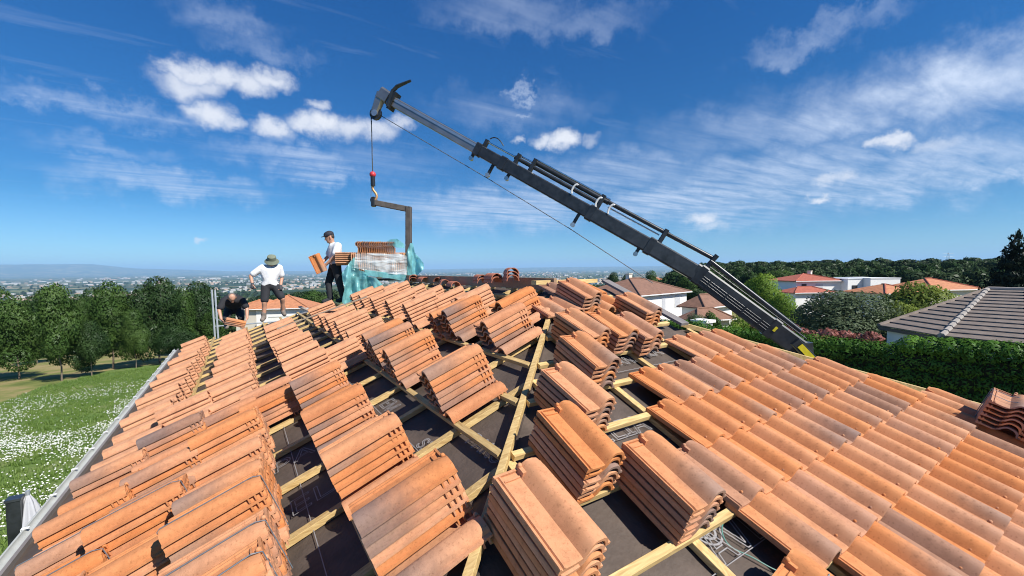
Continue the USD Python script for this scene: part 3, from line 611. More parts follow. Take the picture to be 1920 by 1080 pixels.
def tree_class(name, kind):
    """A class prim /World/Looks/shapes/<name> with trunk and crown, about 1 m high x 1 m wide (scaled where it stands)."""
    p = f'/World/Looks/shapes/{name}'; stage.CreateClassPrim(p)
    if kind == 'conifer':
        g = np.random.default_rng(4); lob = []
        for i in range(46):
            t = .12 + .86 * i / 46; rr = (1 - t) * .46 + .02; a = i * 2.399 + g.uniform(-.3, .3)
            lob.append(((math.cos(a) * rr * .68, math.sin(a) * rr * .68, t - rr * .12), (rr * .62, rr * .62, .035)))
        v, f, n = leaf_cloud(lob, 16000, .016, 7, droop=.4, aspect=2.4); th, tr_, m_ = .95, .02, M['needle']
    elif kind == 'cypress':
        lob = [((0, 0, z), ((.5 - abs(z - .4) * .75) * .9, (.5 - abs(z - .4) * .75) * .9, .1)) for z in np.linspace(.1, .93, 12)]
        v, f, n = leaf_cloud(lob, 4000, .035, 8, aspect=2.0); th, tr_, m_ = .6, .04, M['needle']
    else:
        sd, nl, sz, m_, low, nlobes = kind
        v, f, n = leaf_cloud(lobes_broad(sd, 1.0, 1.0, nlobes, low), nl, sz, sd); th, tr_ = .62, .022
    c = UsdGeom.Mesh.Define(stage, p + '/crown'); fill_mesh(c, v, f, n); UsdShade.MaterialBindingAPI.Apply(c.GetPrim()).Bind(m_)
    t = UsdGeom.Mesh.Define(stage, p + '/trunk'); fill_mesh(t, *meshkit.arrays(trunk_mesh(th, tr_, 0 if kind in ('conifer', 'cypress') else 6, 3), True)); UsdShade.MaterialBindingAPI.Apply(t.GetPrim()).Bind(M['bark'])
    return p
KIND = {}
for nm, k in dict(oak=(21, 17000, .020, M['leaf'], .34, 11), ash=(34, 16000, .020, M['leaf'], .30, 14), shade=(45, 19000, .019, M['leaf_dark'], .28, 12), lime=(56, 20000, .020, M['leaf_lime'], .12, 14), golden=(67, 20000, .022, M['leaf_gold'], .10, 17),
                  olive=(78, 32000, .015, M['leaf_olive'], .06, 26), bush=(89, 12000, .03, M['leaf'], .05, 14), limebush=(90, 20000, .018, M['leaf_lime'], .05, 16), conifer='conifer', cypress='cypress').items():
    KIND[nm] = tree_class(nm + '_tree_shape', k)
TREES = []
def tree(name, kind, label, px, d, ytop, wpx, group=None, catg='tree', rz=None, wide=None):
    top = at(px, ytop, d); z0 = G(top[0], top[1]) - .05; h = top[2] - z0; w = (wpx / F_PX * d) * (wide or 1.0)
    x = UsdGeom.Xform.Define(stage, '/World/' + numbered('/World', name)); x.GetPrim().GetReferences().AddInternalReference(KIND[kind])
    x.AddTranslateOp().Set(Gf.Vec3d(float(top[0]), float(top[1]), float(z0))); x.AddRotateZOp().Set(float((px * 37.7) % 360 if rz is None else rz)); x.AddScaleOp().Set(Gf.Vec3f(float(w), float(w), float(h)))
    x.GetPrim().SetInstanceable(True); TREES.append((top[0], top[1], w / 2))
    return _tag(x.GetPrim(), label, catg, group)
GL = 'trees beyond the lawn'
for a in [('broadleaf_tree', 'oak', 'leafy green tree at the far left picture edge', -25, 30, 556, 120), ('broadleaf_tree', 'ash', 'round low tree just inside the left edge beyond the lawn', 28, 29, 570, 96),
          ('broadleaf_tree', 'shade', 'darker tree behind the low round tree at far left', 62, 40, 558, 62), ('broadleaf_tree', 'oak', 'tree with bare lower trunk casting shade on the lawn edge', 106, 26, 552, 90),
          ('broadleaf_tree', 'ash', 'tree behind the bare trunked one, second row', 148, 44, 562, 46), ('broadleaf_tree', 'shade', 'short dark tree low between two taller lawn trees', 166, 27, 604, 62),
          ('broadleaf_tree', 'ash', 'wide mid green tree in the middle of the left tree row', 204, 31, 541, 96), ('broadleaf_tree', 'oak', 'slim tree with pale trunk standing on the sunny grass', 250, 29.5, 590, 52),
          ('broadleaf_tree', 'shade', 'tallest dark tree of the left row', 293, 33, 524, 100), ('broadleaf_tree', 'oak', 'tree right of the tallest dark tree', 340, 39, 552, 60), ('broadleaf_tree', 'shade', 'dark tree beside the scaffold rail post', 372, 42, 532, 84),
          ('broadleaf_tree', 'ash', 'low tree behind the scaffold rail post', 402, 40, 585, 60), ('broadleaf_tree', 'shade', 'low tree right of the tallest dark tree, by the gutter end', 326, 31, 612, 70),
          ('broadleaf_tree', 'ash', 'far tree above the second row at left', 95, 85, 545, 80), ('broadleaf_tree', 'oak', 'far tree left of the wide mid green tree', 175, 92, 551, 60)]:
    tree(*a, group=GL)
GM = 'trees between the houses'
for a in [('broadleaf_tree', 'bush', 'rounded tree behind the man with the cap', 588, 105, 548, 60), ('broadleaf_tree', 'ash', 'pale green tree left of the man with the cap', 610, 92, 558, 54), ('broadleaf_tree', 'shade', 'tree left of the brown roofed white house', 1150, 150, 512, 34), ('broadleaf_tree', 'shade', 'dark round tree above the brown roofed house', 1178, 120, 514, 40), ('broadleaf_tree', 'oak', 'tree above the ridge of the brown roofed house', 1222, 140, 513, 36),
          ('broadleaf_tree', 'shade', 'tree right above the brown roof by the crane boom', 1262, 130, 516, 44), ('broadleaf_tree', 'oak', 'bushy tree under the crane boom behind the brown roof', 1290, 90, 524, 56), ('broadleaf_tree', 'shade', 'tree behind the crane boom joint', 1330, 110, 512, 60),
          ('broadleaf_tree', 'oak', 'dark rounded tree left of the red roofed white house', 1462, 95, 512, 84), ('broadleaf_tree', 'shade', 'tree just left of the cube wing house', 1440, 140, 503, 60)]:
    tree(*a, group=GM)
tree('lime_tree', 'lime', 'bright lime green tree behind the crane arm', 1432, 40, 525, 92)
tree('lime_tree', 'lime', 'yellowish lime tree low beside the crane arm and olive tree', 1470, 36, 560, 80)
tree('olive_tree', 'olive', 'big grey green olive tree in front of the red roofed house', 1572, 25, 546, 215)
tree('olive_tree', 'olive', 'grey green shrub below the brown roofed house', 1302, 36, 588, 56, catg='shrub')
tree('golden_tree', 'golden', 'yellow green leafy tree before the orange roofs', 1728, 36, 523, 160)
tree('golden_tree', 'golden', 'lower yellow green tree left of the grey roof', 1690, 31, 560, 110)
tree('conifer_tree', 'conifer', 'tall dark conifer at the right picture edge', 1908, 42, 428, 150)
tree('cypress_tree', 'cypress', 'left cypress of the pair on the skyline', 1375, 175, 492, 13)
tree('cypress_tree', 'cypress', 'right cypress of the pair on the skyline', 1396, 185, 494, 12)
tree('broadleaf_shrub', 'limebush', 'bright green shrub left of the crane arm above the wall', 1400, 21, 592, 120, catg='shrub')
tree('broadleaf_shrub', 'bush', 'small dark shrub between wall and brown roofed house', 1335, 34, 590, 40, catg='shrub')
tree('broadleaf_shrub', 'limebush', 'bright shrub at the left end of the hedge', 1376, 19.5, 612, 60, catg='shrub')

def instancer(name, proto_meshes, mats, pts, scales, rots, protos_idx, **t):
    x = UsdGeom.PointInstancer.Define(stage, '/World/' + name); rel = x.CreatePrototypesRel()
    for i, (m, mt) in enumerate(zip(proto_meshes, mats)):
        g = UsdGeom.Mesh.Define(stage, f'/World/{name}/shape_{i + 1}'); fill_mesh(g, *m); UsdShade.MaterialBindingAPI.Apply(g.GetPrim()).Bind(mt); rel.AddTarget(g.GetPath())
    x.CreatePositionsAttr(Vt.Vec3fArray.FromNumpy(np.asarray(pts, np.float32))); x.CreateScalesAttr(Vt.Vec3fArray.FromNumpy(np.asarray(scales, np.float32)))
    x.CreateOrientationsAttr(Vt.QuathArray([Gf.Quath(float(math.cos(a / 2)), 0, 0, float(math.sin(a / 2))) for a in rots])); x.CreateProtoIndicesAttr(Vt.IntArray.FromNumpy(np.asarray(protos_idx, np.int32)))
    return _tag(x.GetPrim(), **t)
R = np.random.default_rng(17)
# the wooded ridge on the right, and scattered far woods
def scatter(n, th0, th1, d0, d1, dens=None):
    th = np.radians(R.uniform(th0, th1, n)); D = d0 * (d1 / d0) ** R.random(n)
    p = CAM[:2] + D[:, None] * (np.sin(th)[:, None] * HR[:2] + np.cos(th)[:, None] * HF[:2]); return p, D
wood_protos = [leaf_cloud(lobes_broad(s, 1, 1, 10, .15), 2000, .062, s) for s in (101, 102, 103, 104)]
pR, DR = scatter(1500, 21, 62, 95, 480)
thR = polar(pR[:, 0], pR[:, 1])[1]
keep = ~((thR > 30) & (thR < 50) & (DR < 115)); pR, DR = pR[keep], DR[keep]
zR = ground(pR[:, 0], pR[:, 1]); hR = R.uniform(5.5, 10.5, len(pR)) * np.interp(DR, [90, 200, 480], [.72, .85, 1.0])
instancer('wooded_ridge', wood_protos, [M['far_leaf'], M['leaf_dark'], M['far_leaf'], M['leaf_olive']], np.c_[pR, zR - .2], np.c_[hR * .95, hR * .95, hR], R.uniform(0, 6.28, len(pR)), R.choice(4, len(pR), p=[.4, .3, .2, .1]), label='dark wooded ridge along the right skyline', cat='wood', kind='stuff')
pF, DF = scatter(5200, -62, 24, 110, 6500)
cl = meshkit.fbm(np.c_[pF / 260, pF[:, 0] * 0], 3, 5); keep = (cl > .47) | (DF < 260); pF, DF = pF[keep], DF[keep]
zF = ground(pF[:, 0], pF[:, 1]); hF = R.uniform(5, 11, len(pF)) * np.interp(DF, [110, 400, 6500], [.55, 1, 2.2])
instancer('valley_woods', wood_protos, [M['far_leaf'], M['leaf_dark'], M['far_leaf'], M['leaf']], np.c_[pF, zF - .2], np.c_[hF * 1.1, hF * 1.1, hF], R.uniform(0, 6.28, len(pF)), R.choice(4, len(pF)), label='woods and hedgerows scattered over the valley', cat='woods', kind='stuff')
# far town
tb, tc_ = [], []
pT, DT = scatter(3000, -58, 26, 1300, 14000)
ct = meshkit.fbm(np.c_[pT / 900, pT[:, 0] * 0], 3, 8); keep = ct > .5; pT, DT = pT[keep], DT[keep]; zT = ground(pT[:, 0], pT[:, 1])
boxp = meshkit.arrays(bx(-.5, .5, -.5, .5, 0, 1))
roofp = meshkit.arrays(cat([bx(-.5, .5, -.4, .4, 0, .55), poly_prism([(-.55, -.45, .55), (-.55, .45, .55), (-.55, 0, .85)], (1.1, 0, 0))]))
M['town_white'] = plain('far_town_white', (.44, .43, .41), .8, var=.1, scale=1); M['town_tan'] = plain('far_town_tan', (.46, .33, .24), .8, var=.2, scale=1)
sT = R.uniform(9, 20, len(pT)) * np.interp(DT, [700, 2500, 13000], [.75, 1.1, 2.6]); big = R.random(len(pT)) < .25
instancer('far_town', [boxp, roofp], [M['town_white'], M['town_tan']], np.c_[pT, zT - .5], np.c_[sT * (1 + 1.6 * big), sT * .9, sT * np.where(big, .5, .55)], R.uniform(0, 3.14, len(pT)), R.choice(2, len(pT), p=[.62, .38]), label='pale buildings of the far town spread across the plain', cat='town', kind='stuff')
# clover flowers and grass tufts on the lawn
pts = np.c_[R.uniform(-20, -1.3, 150000), R.uniform(3, 32, 150000)]
dn = meshkit.fbm(np.c_[pts / 2.6, pts[:, 0] * 0], 3, 2); dd = polar(pts[:, 0], pts[:, 1])[0]
band = np.interp(pts[:, 1] - .35 * pts[:, 0], [7, 12, 21, 26, 32], [.10, .8, 1, .30, .08]); keep = (R.random(len(pts)) < band * np.clip((dn - .36) * 3.2, 0.03, .8)) & lawn_in(pts[:, 0], pts[:, 1], .95)
pts = pts[keep]; zz = ground(pts[:, 0], pts[:, 1]) + .035
fl = trimesh.creation.icosphere(0, 1.0)
instancer('clover_flowers', [meshkit.arrays(fl)], [M['flower']], np.c_[pts, zz + R.uniform(.05, .12, len(pts))], np.repeat(R.uniform(.010, .024, len(pts))[:, None], 3, 1) * [1, 1, .8], R.uniform(0, 6, len(pts)), np.zeros(len(pts)), label='white clover flowers dotting the lawn', cat='flowers', kind='stuff')
bl = []
for i in range(7):
    a = i * .9; c, s = math.cos(a), math.sin(a); bl.append(trimesh.Trimesh([[-.012 * s + .02 * c, .012 * c + .02 * s, 0], [.012 * s + .02 * c, -.012 * c + .02 * s, 0], [.07 * c, .07 * s, .09 + .03 * (i % 3)]], [[0, 1, 2]], process=False))
tuft = cat(bl); gp = np.c_[R.uniform(-24, -1.2, 44000), 3 + 40 * R.random(44000) ** 1.5]; gp = gp[lawn_in(gp[:, 0], gp[:, 1], .96)]
instancer('grass_tufts', [(tuft.vertices, tuft.faces)], [M['blade']], np.c_[gp, ground(gp[:, 0], gp[:, 1]) + .03], np.repeat(R.uniform(.6, 1.3, len(gp))[:, None], 3, 1), R.uniform(0, 6, len(gp)), np.zeros(len(gp)), label='tufts of grass on the lawn', cat='grass', kind='stuff')

# hedge along the drive on the right, its side to us in shade
def hedge(name, label, pts, thick, seed, n, tops):
    P = np.array(pts, float); lob = []
    for i in range(len(P) - 1):
        L = np.linalg.norm(P[i + 1] - P[i]); k = max(2, int(L / .35))
        for j in range(k):
            s = (j + .5) / k; c = P[i] * (1 - s) + P[i + 1] * s; zt = tops[i] * (1 - s) + tops[i + 1] * s; zb = G(c[0], c[1]); hh = zt - zb
            for z in np.arange(.25, hh - .1, .42): lob.append(((c[0], c[1], zb + z), (thick, .34, .36)))
            lob.append(((c[0], c[1], zt - .18), (thick * .95, .34, .26)))
    v, f, nn = leaf_cloud(lob, n * 3, .05, seed, aspect=2.0, wild=.3)
    o = thing(name, label, 'hedge'); o2 = UsdGeom.Mesh.Define(stage, str(o.GetPath()) + '/foliage'); fill_mesh(o2, v, f, nn); UsdShade.MaterialBindingAPI.Apply(o2.GetPrim()).Bind(M['hedge'])
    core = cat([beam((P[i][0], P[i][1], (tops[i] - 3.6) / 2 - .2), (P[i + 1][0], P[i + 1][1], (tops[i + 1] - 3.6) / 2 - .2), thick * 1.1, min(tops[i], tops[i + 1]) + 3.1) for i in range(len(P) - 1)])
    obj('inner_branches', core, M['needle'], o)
hedge('clipped_hedge', 'long dark hedge with sunlit top behind the crane base', [(17.9, 13.5), (17.9, 7.0), (18.0, 4.0)], .55, 31, 26000, [-1.15, -.98, -1.0])
hedge('clipped_hedge', 'taller hedge at right in front of the grey tiled roof', [(17.8, 3.9), (18.0, 1.5), (18.4, -4.5)], .6, 32, 30000, [-.72, -.6, -.4])
lobp = [((18.9 + .3 * math.sin(i), 8.8 - i * .42, -1.05 + .08 * math.cos(i * 2)), (.3, .3, .2)) for i in range(10)]
v, f, nn = leaf_cloud(lobp, 1600, .09, 77)
o = thing('flowering_shrub', 'pink flowering shrub showing over the hedge top', 'shrub'); m_ = UsdGeom.Mesh.Define(stage, str(o.GetPath()) + '/blossom'); fill_mesh(m_, v, f, nn); UsdShade.MaterialBindingAPI.Apply(m_.GetPrim()).Bind(M['pink'])
obj('stem', cat([tube([(18.9, 8.8 - i * .42, G(18.9, 8) - .1), (18.9, 8.8 - i * .42, -1.0)], .025, 5) for i in range(10)]), M['bark'], o)

# ------------------------------------------------------------------ neighbouring houses
def rmat(name, c, ang=0.0):
    return mat(name, {'tc': ('texture_coordinate', {}), 'n': ('noise_texture', {'scale': 2.5, 'detail': 5.0}), 'n2': ('noise_texture', {'scale': 18.0, 'detail': 2.0}), 'r': ('rgb_ramp', {'ramp': [(.3, tuple(np.array(c) * .8)), (.7, tuple(np.array(c) * 1.15))]}),
        'w': ('wave_texture', {'wave_type': 'bands', 'bands_direction': 'z', 'scale': 6.0, 'distortion': .3}), 'b': ('bump', {'strength': .5, 'distance': .04}), 'p': ('principled_bsdf', {'roughness': .85})},
        [('tc.object', 'n.vector'), ('tc.object', 'w.vector'), ('n.fac', 'r.fac'), ('r.color', 'p.base_color'), ('w.fac', 'b.height'), ('b.normal', 'p.normal')])
M['roof_brown'] = rmat('brown_roof_tiles', (.22, .115, .075)); M['roof_red'] = rmat('red_roof_tiles', (.36, .10, .06)); M['roof_orange'] = rmat('orange_roof_tiles', (.46, .19, .09)); M['roof_grey'] = plain('grey_roof_tiles', (.165, .13, .105), .85, var=.25, scale=4, bump=.3, bscale=30)
M['ridgecap'] = plain('roof_ridge_caps', (.28, .25, .22), .8)
def lv(a, d): return CAM[:2] + HR[:2] * a + HF[:2] * d           # a to the right, d ahead, level
def hip_house(name, label, A, d, B, db, width, z_eave, rise, roof, wall, over=.45, windows=(), chimney=None, hip=True, group=None, catg='house', cap=None):
    """A, B: lateral places of the two front eave corners at d, db ahead; the house lies behind that front."""
    a, b = lv(A, d), lv(B, db); L = np.linalg.norm(b - a); ux = (b - a) / L; uy = np.array([-ux[1], ux[0]])
    if uy @ HF[:2] < 0: uy = -uy
    z0 = min(G(*a), G(*b), G(*(a + uy * width)), G(*(b + uy * width))) - .3
    o = thing(name, label, catg, group=group)
    P = lambda s, t, z: np.array([*(a + ux * s + uy * t), z])
    w = bx(over, L - over, over, width - over, z0, z_eave); w = T(w, frame([*a, 0], [*ux, 0], [*uy, 0], [0, 0, 1]))
    if np.cross(ux, uy) < 0: w.invert()
    wl = obj('wall', w, wall, o)
    h = min(width, L) / 2; e = z_eave; zr_ = e + rise; r0, r1 = (h, L - h) if hip else (0, L)
    if L >= width: R0, R1 = P(r0, width / 2, zr_), P(r1, width / 2, zr_)
    else: R0, R1 = P(L / 2, h if hip else 0, zr_), P(L / 2, (width - h) if hip else width, zr_)
    c = [P(0, 0, e), P(L, 0, e), P(L, width, e), P(0, width, e)]
    vs = np.array(c + [R0, R1]); 
    fs = [[0, 1, 5], [0, 5, 4], [1, 2, 5], [2, 3, 4], [2, 4, 5], [3, 0, 4]] if L >= width else [[0, 1, 4], [1, 2, 5], [1, 5, 4], [2, 3, 5], [3, 0, 4], [3, 4, 5]]
    lo = vs.copy(); lo[:, 2] -= .14; n = 6
    sk = [[i, (i + 1) % 4, n + (i + 1) % 4] for i in range(4)] + [[i, n + (i + 1) % 4, n + i] for i in range(4)]
    m = trimesh.Trimesh(np.vstack([vs, lo]), fs + [[n + q[0], n + q[2], n + q[1]] for q in fs] + sk, process=False); m.fix_normals()
    rf = obj('roof', m, roof, o)
    for p, q in ((c[0], R0), (c[1], R1 if L >= width else R0), (R0, R1)):
        if np.linalg.norm(np.asarray(p) - q) > .3: obj('ridge_cap', tube([np.asarray(p) + (0, 0, .03), np.asarray(q) + (0, 0, .03)], .10, 6), cap or M['roof_brown'], rf)
    obj('gutter', beam(P(0, -.05, e - .06), P(L, -.05, e - .06), .11, .12, cham=.2), M['plasticwhite'], o)
    for s, zc, ww, wh, kind in windows:
        p = P(s * L, over - .005, zc)
        fr = obj('window', T(bx(-ww / 2 - .06, ww / 2 + .06, -.03, .03, -wh / 2 - .06, wh / 2 + .06), frame(p, [*ux, 0], [*uy, 0], [0, 0, 1])), M['plasticwhite'], o)
        obj('shutter' if kind == 's' else 'pane', T(bx(-ww / 2, ww / 2, -.045, -.032, -wh / 2, wh / 2), frame(p, [*ux, 0], [*uy, 0], [0, 0, 1])), M['shutter'] if kind == 's' else M['dark'], fr)
    if chimney:
        s, t, hc = chimney; q = P(s * L, t * width, 0)
        obj('chimney', cat([bx(q[0] - .3, q[0] + .3, q[1] - .3, q[1] + .3, e, zr_ + hc), bx(q[0] - .38, q[0] + .38, q[1] - .38, q[1] + .38, zr_ + hc + .002, zr_ + hc + .1)]), M['cream'], rf)
    return o
hip_house('white_house', 'white house with brown hip roof and shuttered windows beyond the roof', 14.3, 46.5, 23.2, 54, 9.2, -1.55, 1.75, M['roof_brown'], M['white'], chimney=(.62, .7, .5), windows=[(.16, -2.9, 1.0, 1.2, 's'), (.48, -2.9, .8, 1.4, 's'), (.76, -2.75, 1.3, 1.5, 's')])
hip_house('annexe', 'low brown roofed annexe right of the white house', 18.7, 42.0, 23.6, 44.0, 3.2, -3.9, 1.1, M['roof_brown'], M['white'], windows=[(.5, -5, 1.0, 1.1, 's')])
hip_house('annexe', 'second brown roof between annexe and crane arm', 21.3, 46.0, 27.0, 50.0, 3.6, -2.95, 1.3, M['roof_brown'], M['white'])
hip_house('red_roofed_house', 'white house with red hip roof on the right hillside', 50.5, 74.5, 59.5, 74.5, 9, -1.1, 1.25, M['roof_red'], M['white'], chimney=(.7, .6, .4), windows=[(.2, -2.4, .9, 1.5, 'd'), (.5, -2.4, 1.3, 1.3, 's')], cap=M['roof_red'])
hip_house('red_roofed_annexe', 'small red roofed porch in front of the red roofed white house', 47, 69.5, 54.5, 70, 5, -2.9, .9, M['roof_red'], M['white'], cap=M['roof_red'])
hip_house('red_roofed_annexe', 'orange roofed low house left of the yellow green tree', 50.5, 56.5, 57, 57, 7, -2.3, 1.15, M['roof_orange'], M['white'], windows=[(.3, -3.4, 1.1, 1.1, 'd')], cap=M['roof_red'], catg='house')
hip_house('orange_roofed_house', 'long orange roofed house behind the yellow green tree', 59.0, 58.5, 68.0, 60, 8, -2.0, 1.5, M['roof_orange'], M['cream'], cap=M['roof_red'])
cu = thing('flat_roofed_house', 'white cube shaped flat roofed wing beside the red roofed house', 'house')
for (a0, a1, d0, d1, zt) in ((59.0, 61.6, 73.5, 80, -.85), (61.7, 66.8, 72.0, 80, -.75)):
    p0 = lv(a0, d0); w = T(bx(0, a1 - a0, 0, d1 - d0, G(*p0) - 1, zt), frame([*p0, 0], HR, HF, [0, 0, 1])); obj('wall', w, M['white'], cu)
    obj('parapet', T(bx(-.08, a1 - a0 + .08, -.08, d1 - d0, zt + .002, zt + .14), frame([*p0, 0], HR, HF, [0, 0, 1])), M['plasticwhite'], cu)
for s in (60.2, 62.4):
    p = lv(s, 73.46 if s < 61 else 71.96); obj('window', T(bx(-.45, .45, -.03, .03, -3.0, -1.9), frame([*p, 0], HR, HF, [0, 0, 1])), M['dark'], cu)
hip_house('orange_roofed_house', 'orange roofed house behind the three workmen', -37.5, 60, -30.0, 61.5, 8, -3.85, 1.7, M['roof_orange'], M['white'], cap=M['roof_orange'])
hip_house('orange_roofed_house', 'small orange roof left of the crouching workman', -44.5, 66, -37.8, 66, 7, -4.4, 1.5, M['roof_orange'], M['cream'], cap=M['roof_orange'])
hip_house('grey_roofed_house', 'low grey roofed house left of the man with the cap', -29.6, 58, -22.5, 59, 7, -4.45, .7, M['greyboard'], M['white'], cap=M['greyboard'])
pw = [(-33, 56.5), (-22.5, 57.6)]
wl = thing('garden_wall', 'white garden wall below the orange roofed house', 'wall'); (a0, d0), (a1, d1) = pw; p, q = lv(a0, d0), lv(a1, d1)
obj('masonry', beam((*p, -5.55), (*q, -5.35), .25, 1.9), M['white'], wl); obj('coping', beam((*p, -4.58), (*q, -4.38), .36, .08), M['plasticwhite'], wl)
wl = thing('garden_wall', 'grey wall with white gate pillar left of the bright shrub', 'wall'); p, q = at(1352, 612, 27), at(1318, 612, 33); z = -2.1
p, q = ground_at(1390, 614, -2.6), ground_at(1318, 612, -2.6)
obj('masonry', beam((p[0], p[1], -3.9), (q[0], q[1], -3.9), .25, 2.6), M['greyboard'], wl)
pp = q + (0, 0, 0); obj('pillar', cat([bx(pp[0] - .45, pp[0] + .45, pp[1] - .45, pp[1] + .45, -6, -2.3), bx(pp[0] - .6, pp[0] + .6, pp[1] - .6, pp[1] + .6, -2.298, -2.12)]), M['white'], wl)
# the grey tiled roof close on the right
gh = thing('grey_tiled_house', 'near house with grey tiled hip roof in courses and pale hip caps', 'house')
C_, T_, A_ = at(1765, 632, 18.0), at(1648, 609, 21.4), at(1852, 543, 23.6)
E_ = at(1920, 646, 16.05); ed = (E_ - C_); ed[2] = 0; ed /= np.linalg.norm(ed); T_[2] = C_[2]; E_ = C_ + ed * 13; A2 = A_ + ed * 7
def courses(p0, p1, q0, q1, n, name):
    """n overlapping courses between the eave p0-p1 and the top q0-q1."""
    nr = np.cross(p1 - p0, q0 - p0); nr /= np.linalg.norm(nr); nr = nr if nr[2] > 0 else -nr
    for i in range(n):
        s0, s1 = i / n, (i + 1.12) / n; s1 = min(s1, 1)
        a, b, c, d = p0 + (q0 - p0) * s0, p1 + (q1 - p1) * s0, p1 + (q1 - p1) * s1, p0 + (q0 - p0) * s1
        if np.linalg.norm(b - a) < .1: continue
        vs = [a + nr * .075, b + nr * .075, c + nr * .012, d + nr * .012, a + nr * .02, b + nr * .02, c - nr * .03, d - nr * .03]
        m = trimesh.Trimesh(vs, [[0, 1, 2], [0, 2, 3], [4, 6, 5], [4, 7, 6], [0, 5, 1], [0, 4, 5], [1, 6, 2], [1, 5, 6], [2, 7, 3], [2, 6, 7], [3, 4, 0], [3, 7, 4]], process=False); m.fix_normals()
        obj('tile_course', m, M['roof_grey'], gh)
courses(T_, C_, A_, A_, 12, 'l'); courses(C_, E_, A_, A2, 14, 'r')
for i in range(14):
    a, b = C_ + (A_ - C_) * i / 14, C_ + (A_ - C_) * (i + 1.1) / 14; obj('hip_cap', tube([a + (0, 0, .05), b + (0, 0, .02)], [.13, .11], 7), M['ridgecap'], gh)
obj('hip_cap', tube([T_ + (0, 0, .05), A_ + (0, 0, .04)], .10, 7), M['roof_grey'], gh)
obj('ridge_cap', tube([A_ + (0, 0, .05), A2 + (0, 0, .05)], .12, 7), M['ridgecap'], gh)
inn = ((A_ + E_) / 2 - C_); inn[2] = 0; zb = -5.0
nT = (T_ - C_); nT[2] = 0; nT /= np.linalg.norm(nT); off = (nT + ed) * .55
w0, w1, w2 = C_ + off, T_ + off * .6 + ed * .3, E_ + off
for p, q in ((w0, w1), (w0, w2)):
    obj('wall', beam((p[0], p[1], (zb + C_[2]) / 2 - .06), (q[0], q[1], (zb + C_[2]) / 2 - .06), .22, C_[2] - zb - .1), M['white'], gh)
obj('fascia', beam(C_ + (0, 0, -.08), T_ + (0, 0, -.08), .06, .16), M['dark'], gh); obj('fascia', beam(C_ + (0, 0, -.08), E_ + (0, 0, -.08), .06, .16), M['dark'], gh)
back_ = A2 + (A_ - C_) * .9; obj('back_slope', poly_prism([A_, A2, A2 + (inn / np.linalg.norm(inn) * 5) + (0, 0, -1.8), T_ + (0, 0, -.02)], (0, 0, -.05)), M['roof_grey'], gh)
mid = (w0 + w1) / 2; nd = np.cross(w1 - w0, [0, 0, 1.0]); nd /= np.linalg.norm(nd); nd = nd if nd @ (CAM - mid) > 0 else -nd
for s in (.3, .72):
    p = w0 * (1 - s) + w1 * s + nd * .11; fr = obj('window', T(bx(-.55, .55, -.03, .03, -1.0, .05), frame((p[0], p[1], C_[2] - .75), (w1 - w0) / np.linalg.norm(w1 - w0), nd, [0, 0, 1])), M['plasticwhite'], gh)
    obj('pane', T(bx(-.47, .47, .032, .045, -.92, -.03), frame((p[0], p[1], C_[2] - .75), (w1 - w0) / np.linalg.norm(w1 - w0), nd, [0, 0, 1])), M['dark'], fr)
# small houses among the far trees
for i, (px, y, d, lab) in enumerate([(1240, 521, 150, 'small orange roofed house far left of the crane boom'), (1258, 522, 190, 'tiny orange house beside the far orange one'), (1197, 514, 320, 'pale far house above the brown roof'), (1352, 517, 210, 'small far house right of the crane boom joint'),
                                     (1416, 515, 200, 'far orange roof below the cypress pair'), (1300, 510, 300, 'pale far house behind the crane boom'), (1085, 509, 360, 'far tan house just right of the ridge tiles'), (1385, 524, 130, 'orange roof beside the lime tree')]):
    c = at(px, y, d); a = (c[:2] - CAM[:2]) @ HR[:2]; hip_house('distant_house', lab, a - 4, d, a + 4, d + 1.5, 7, max(c[2] - 1.5, G(c[0], c[1]) + 3) if c[2] - G(c[0], c[1]) < 8 else G(c[0], c[1]) + 5, 1.5, M['roof_orange'] if i % 3 != 2 else M['roof_brown'], M['cream'], cap=M['roof_orange'])
# power pylons on the skyline
for i, (px, yt, d, lab) in enumerate([(1778, 474, 620, 'lattice power pylon on the skyline right of the orange roofs'), (1468, 490, 900, 'faint power pylon on the skyline above the red roofed house')]):
    t = at(px, yt, d); z0 = G(t[0], t[1]); h = t[2] - z0; o = thing('power_pylon', lab, 'pylon', (t[0], t[1], z0)); r = HR * 1.0
    legs = [tube([np.array(HR) * sx * h * .13 + np.array(HF) * sy * h * .13, (sx * .6 * HR + sy * .6 * HF) * .5 + np.array([0, 0, h])], .16, 4) for sx in (-1, 1) for sy in (-1, 1)]
    obj('lattice', cat(legs + [tube([HR * sx * h * .13 * (1 - k / 6) + (0, 0, h * k / 6), -HR * sx * h * .13 * (1 - (k + 1) / 6) + (0, 0, h * (k + 1) / 6)], .09, 4) for sx in (-1, 1) for k in range(5)]), M['zinc'], o)
    for z in (.72, .86, .98): obj('crossarm', tube([HR * -h * .2 + (0, 0, z * h), HR * h * .2 + (0, 0, z * h)], .14, 4), M['zinc'], o)

# ------------------------------------------------------------------ haze
M['haze'] = mat('haze', {'v': ('principled_volume', {'color': (.48, .76, 1.0), 'density': 5.5e-5, 'anisotropy': 0.0})}, [], surface=None, volume='v.volume')
hz = bx(-60000, 60000, -60000, 60000, float(V[:, 2].min()) - 1.0, float(V[:, 2].max()) + 30)
obj('haze', hz, M['haze'], None, label='thin blue haze over the plain', kind='stuff')

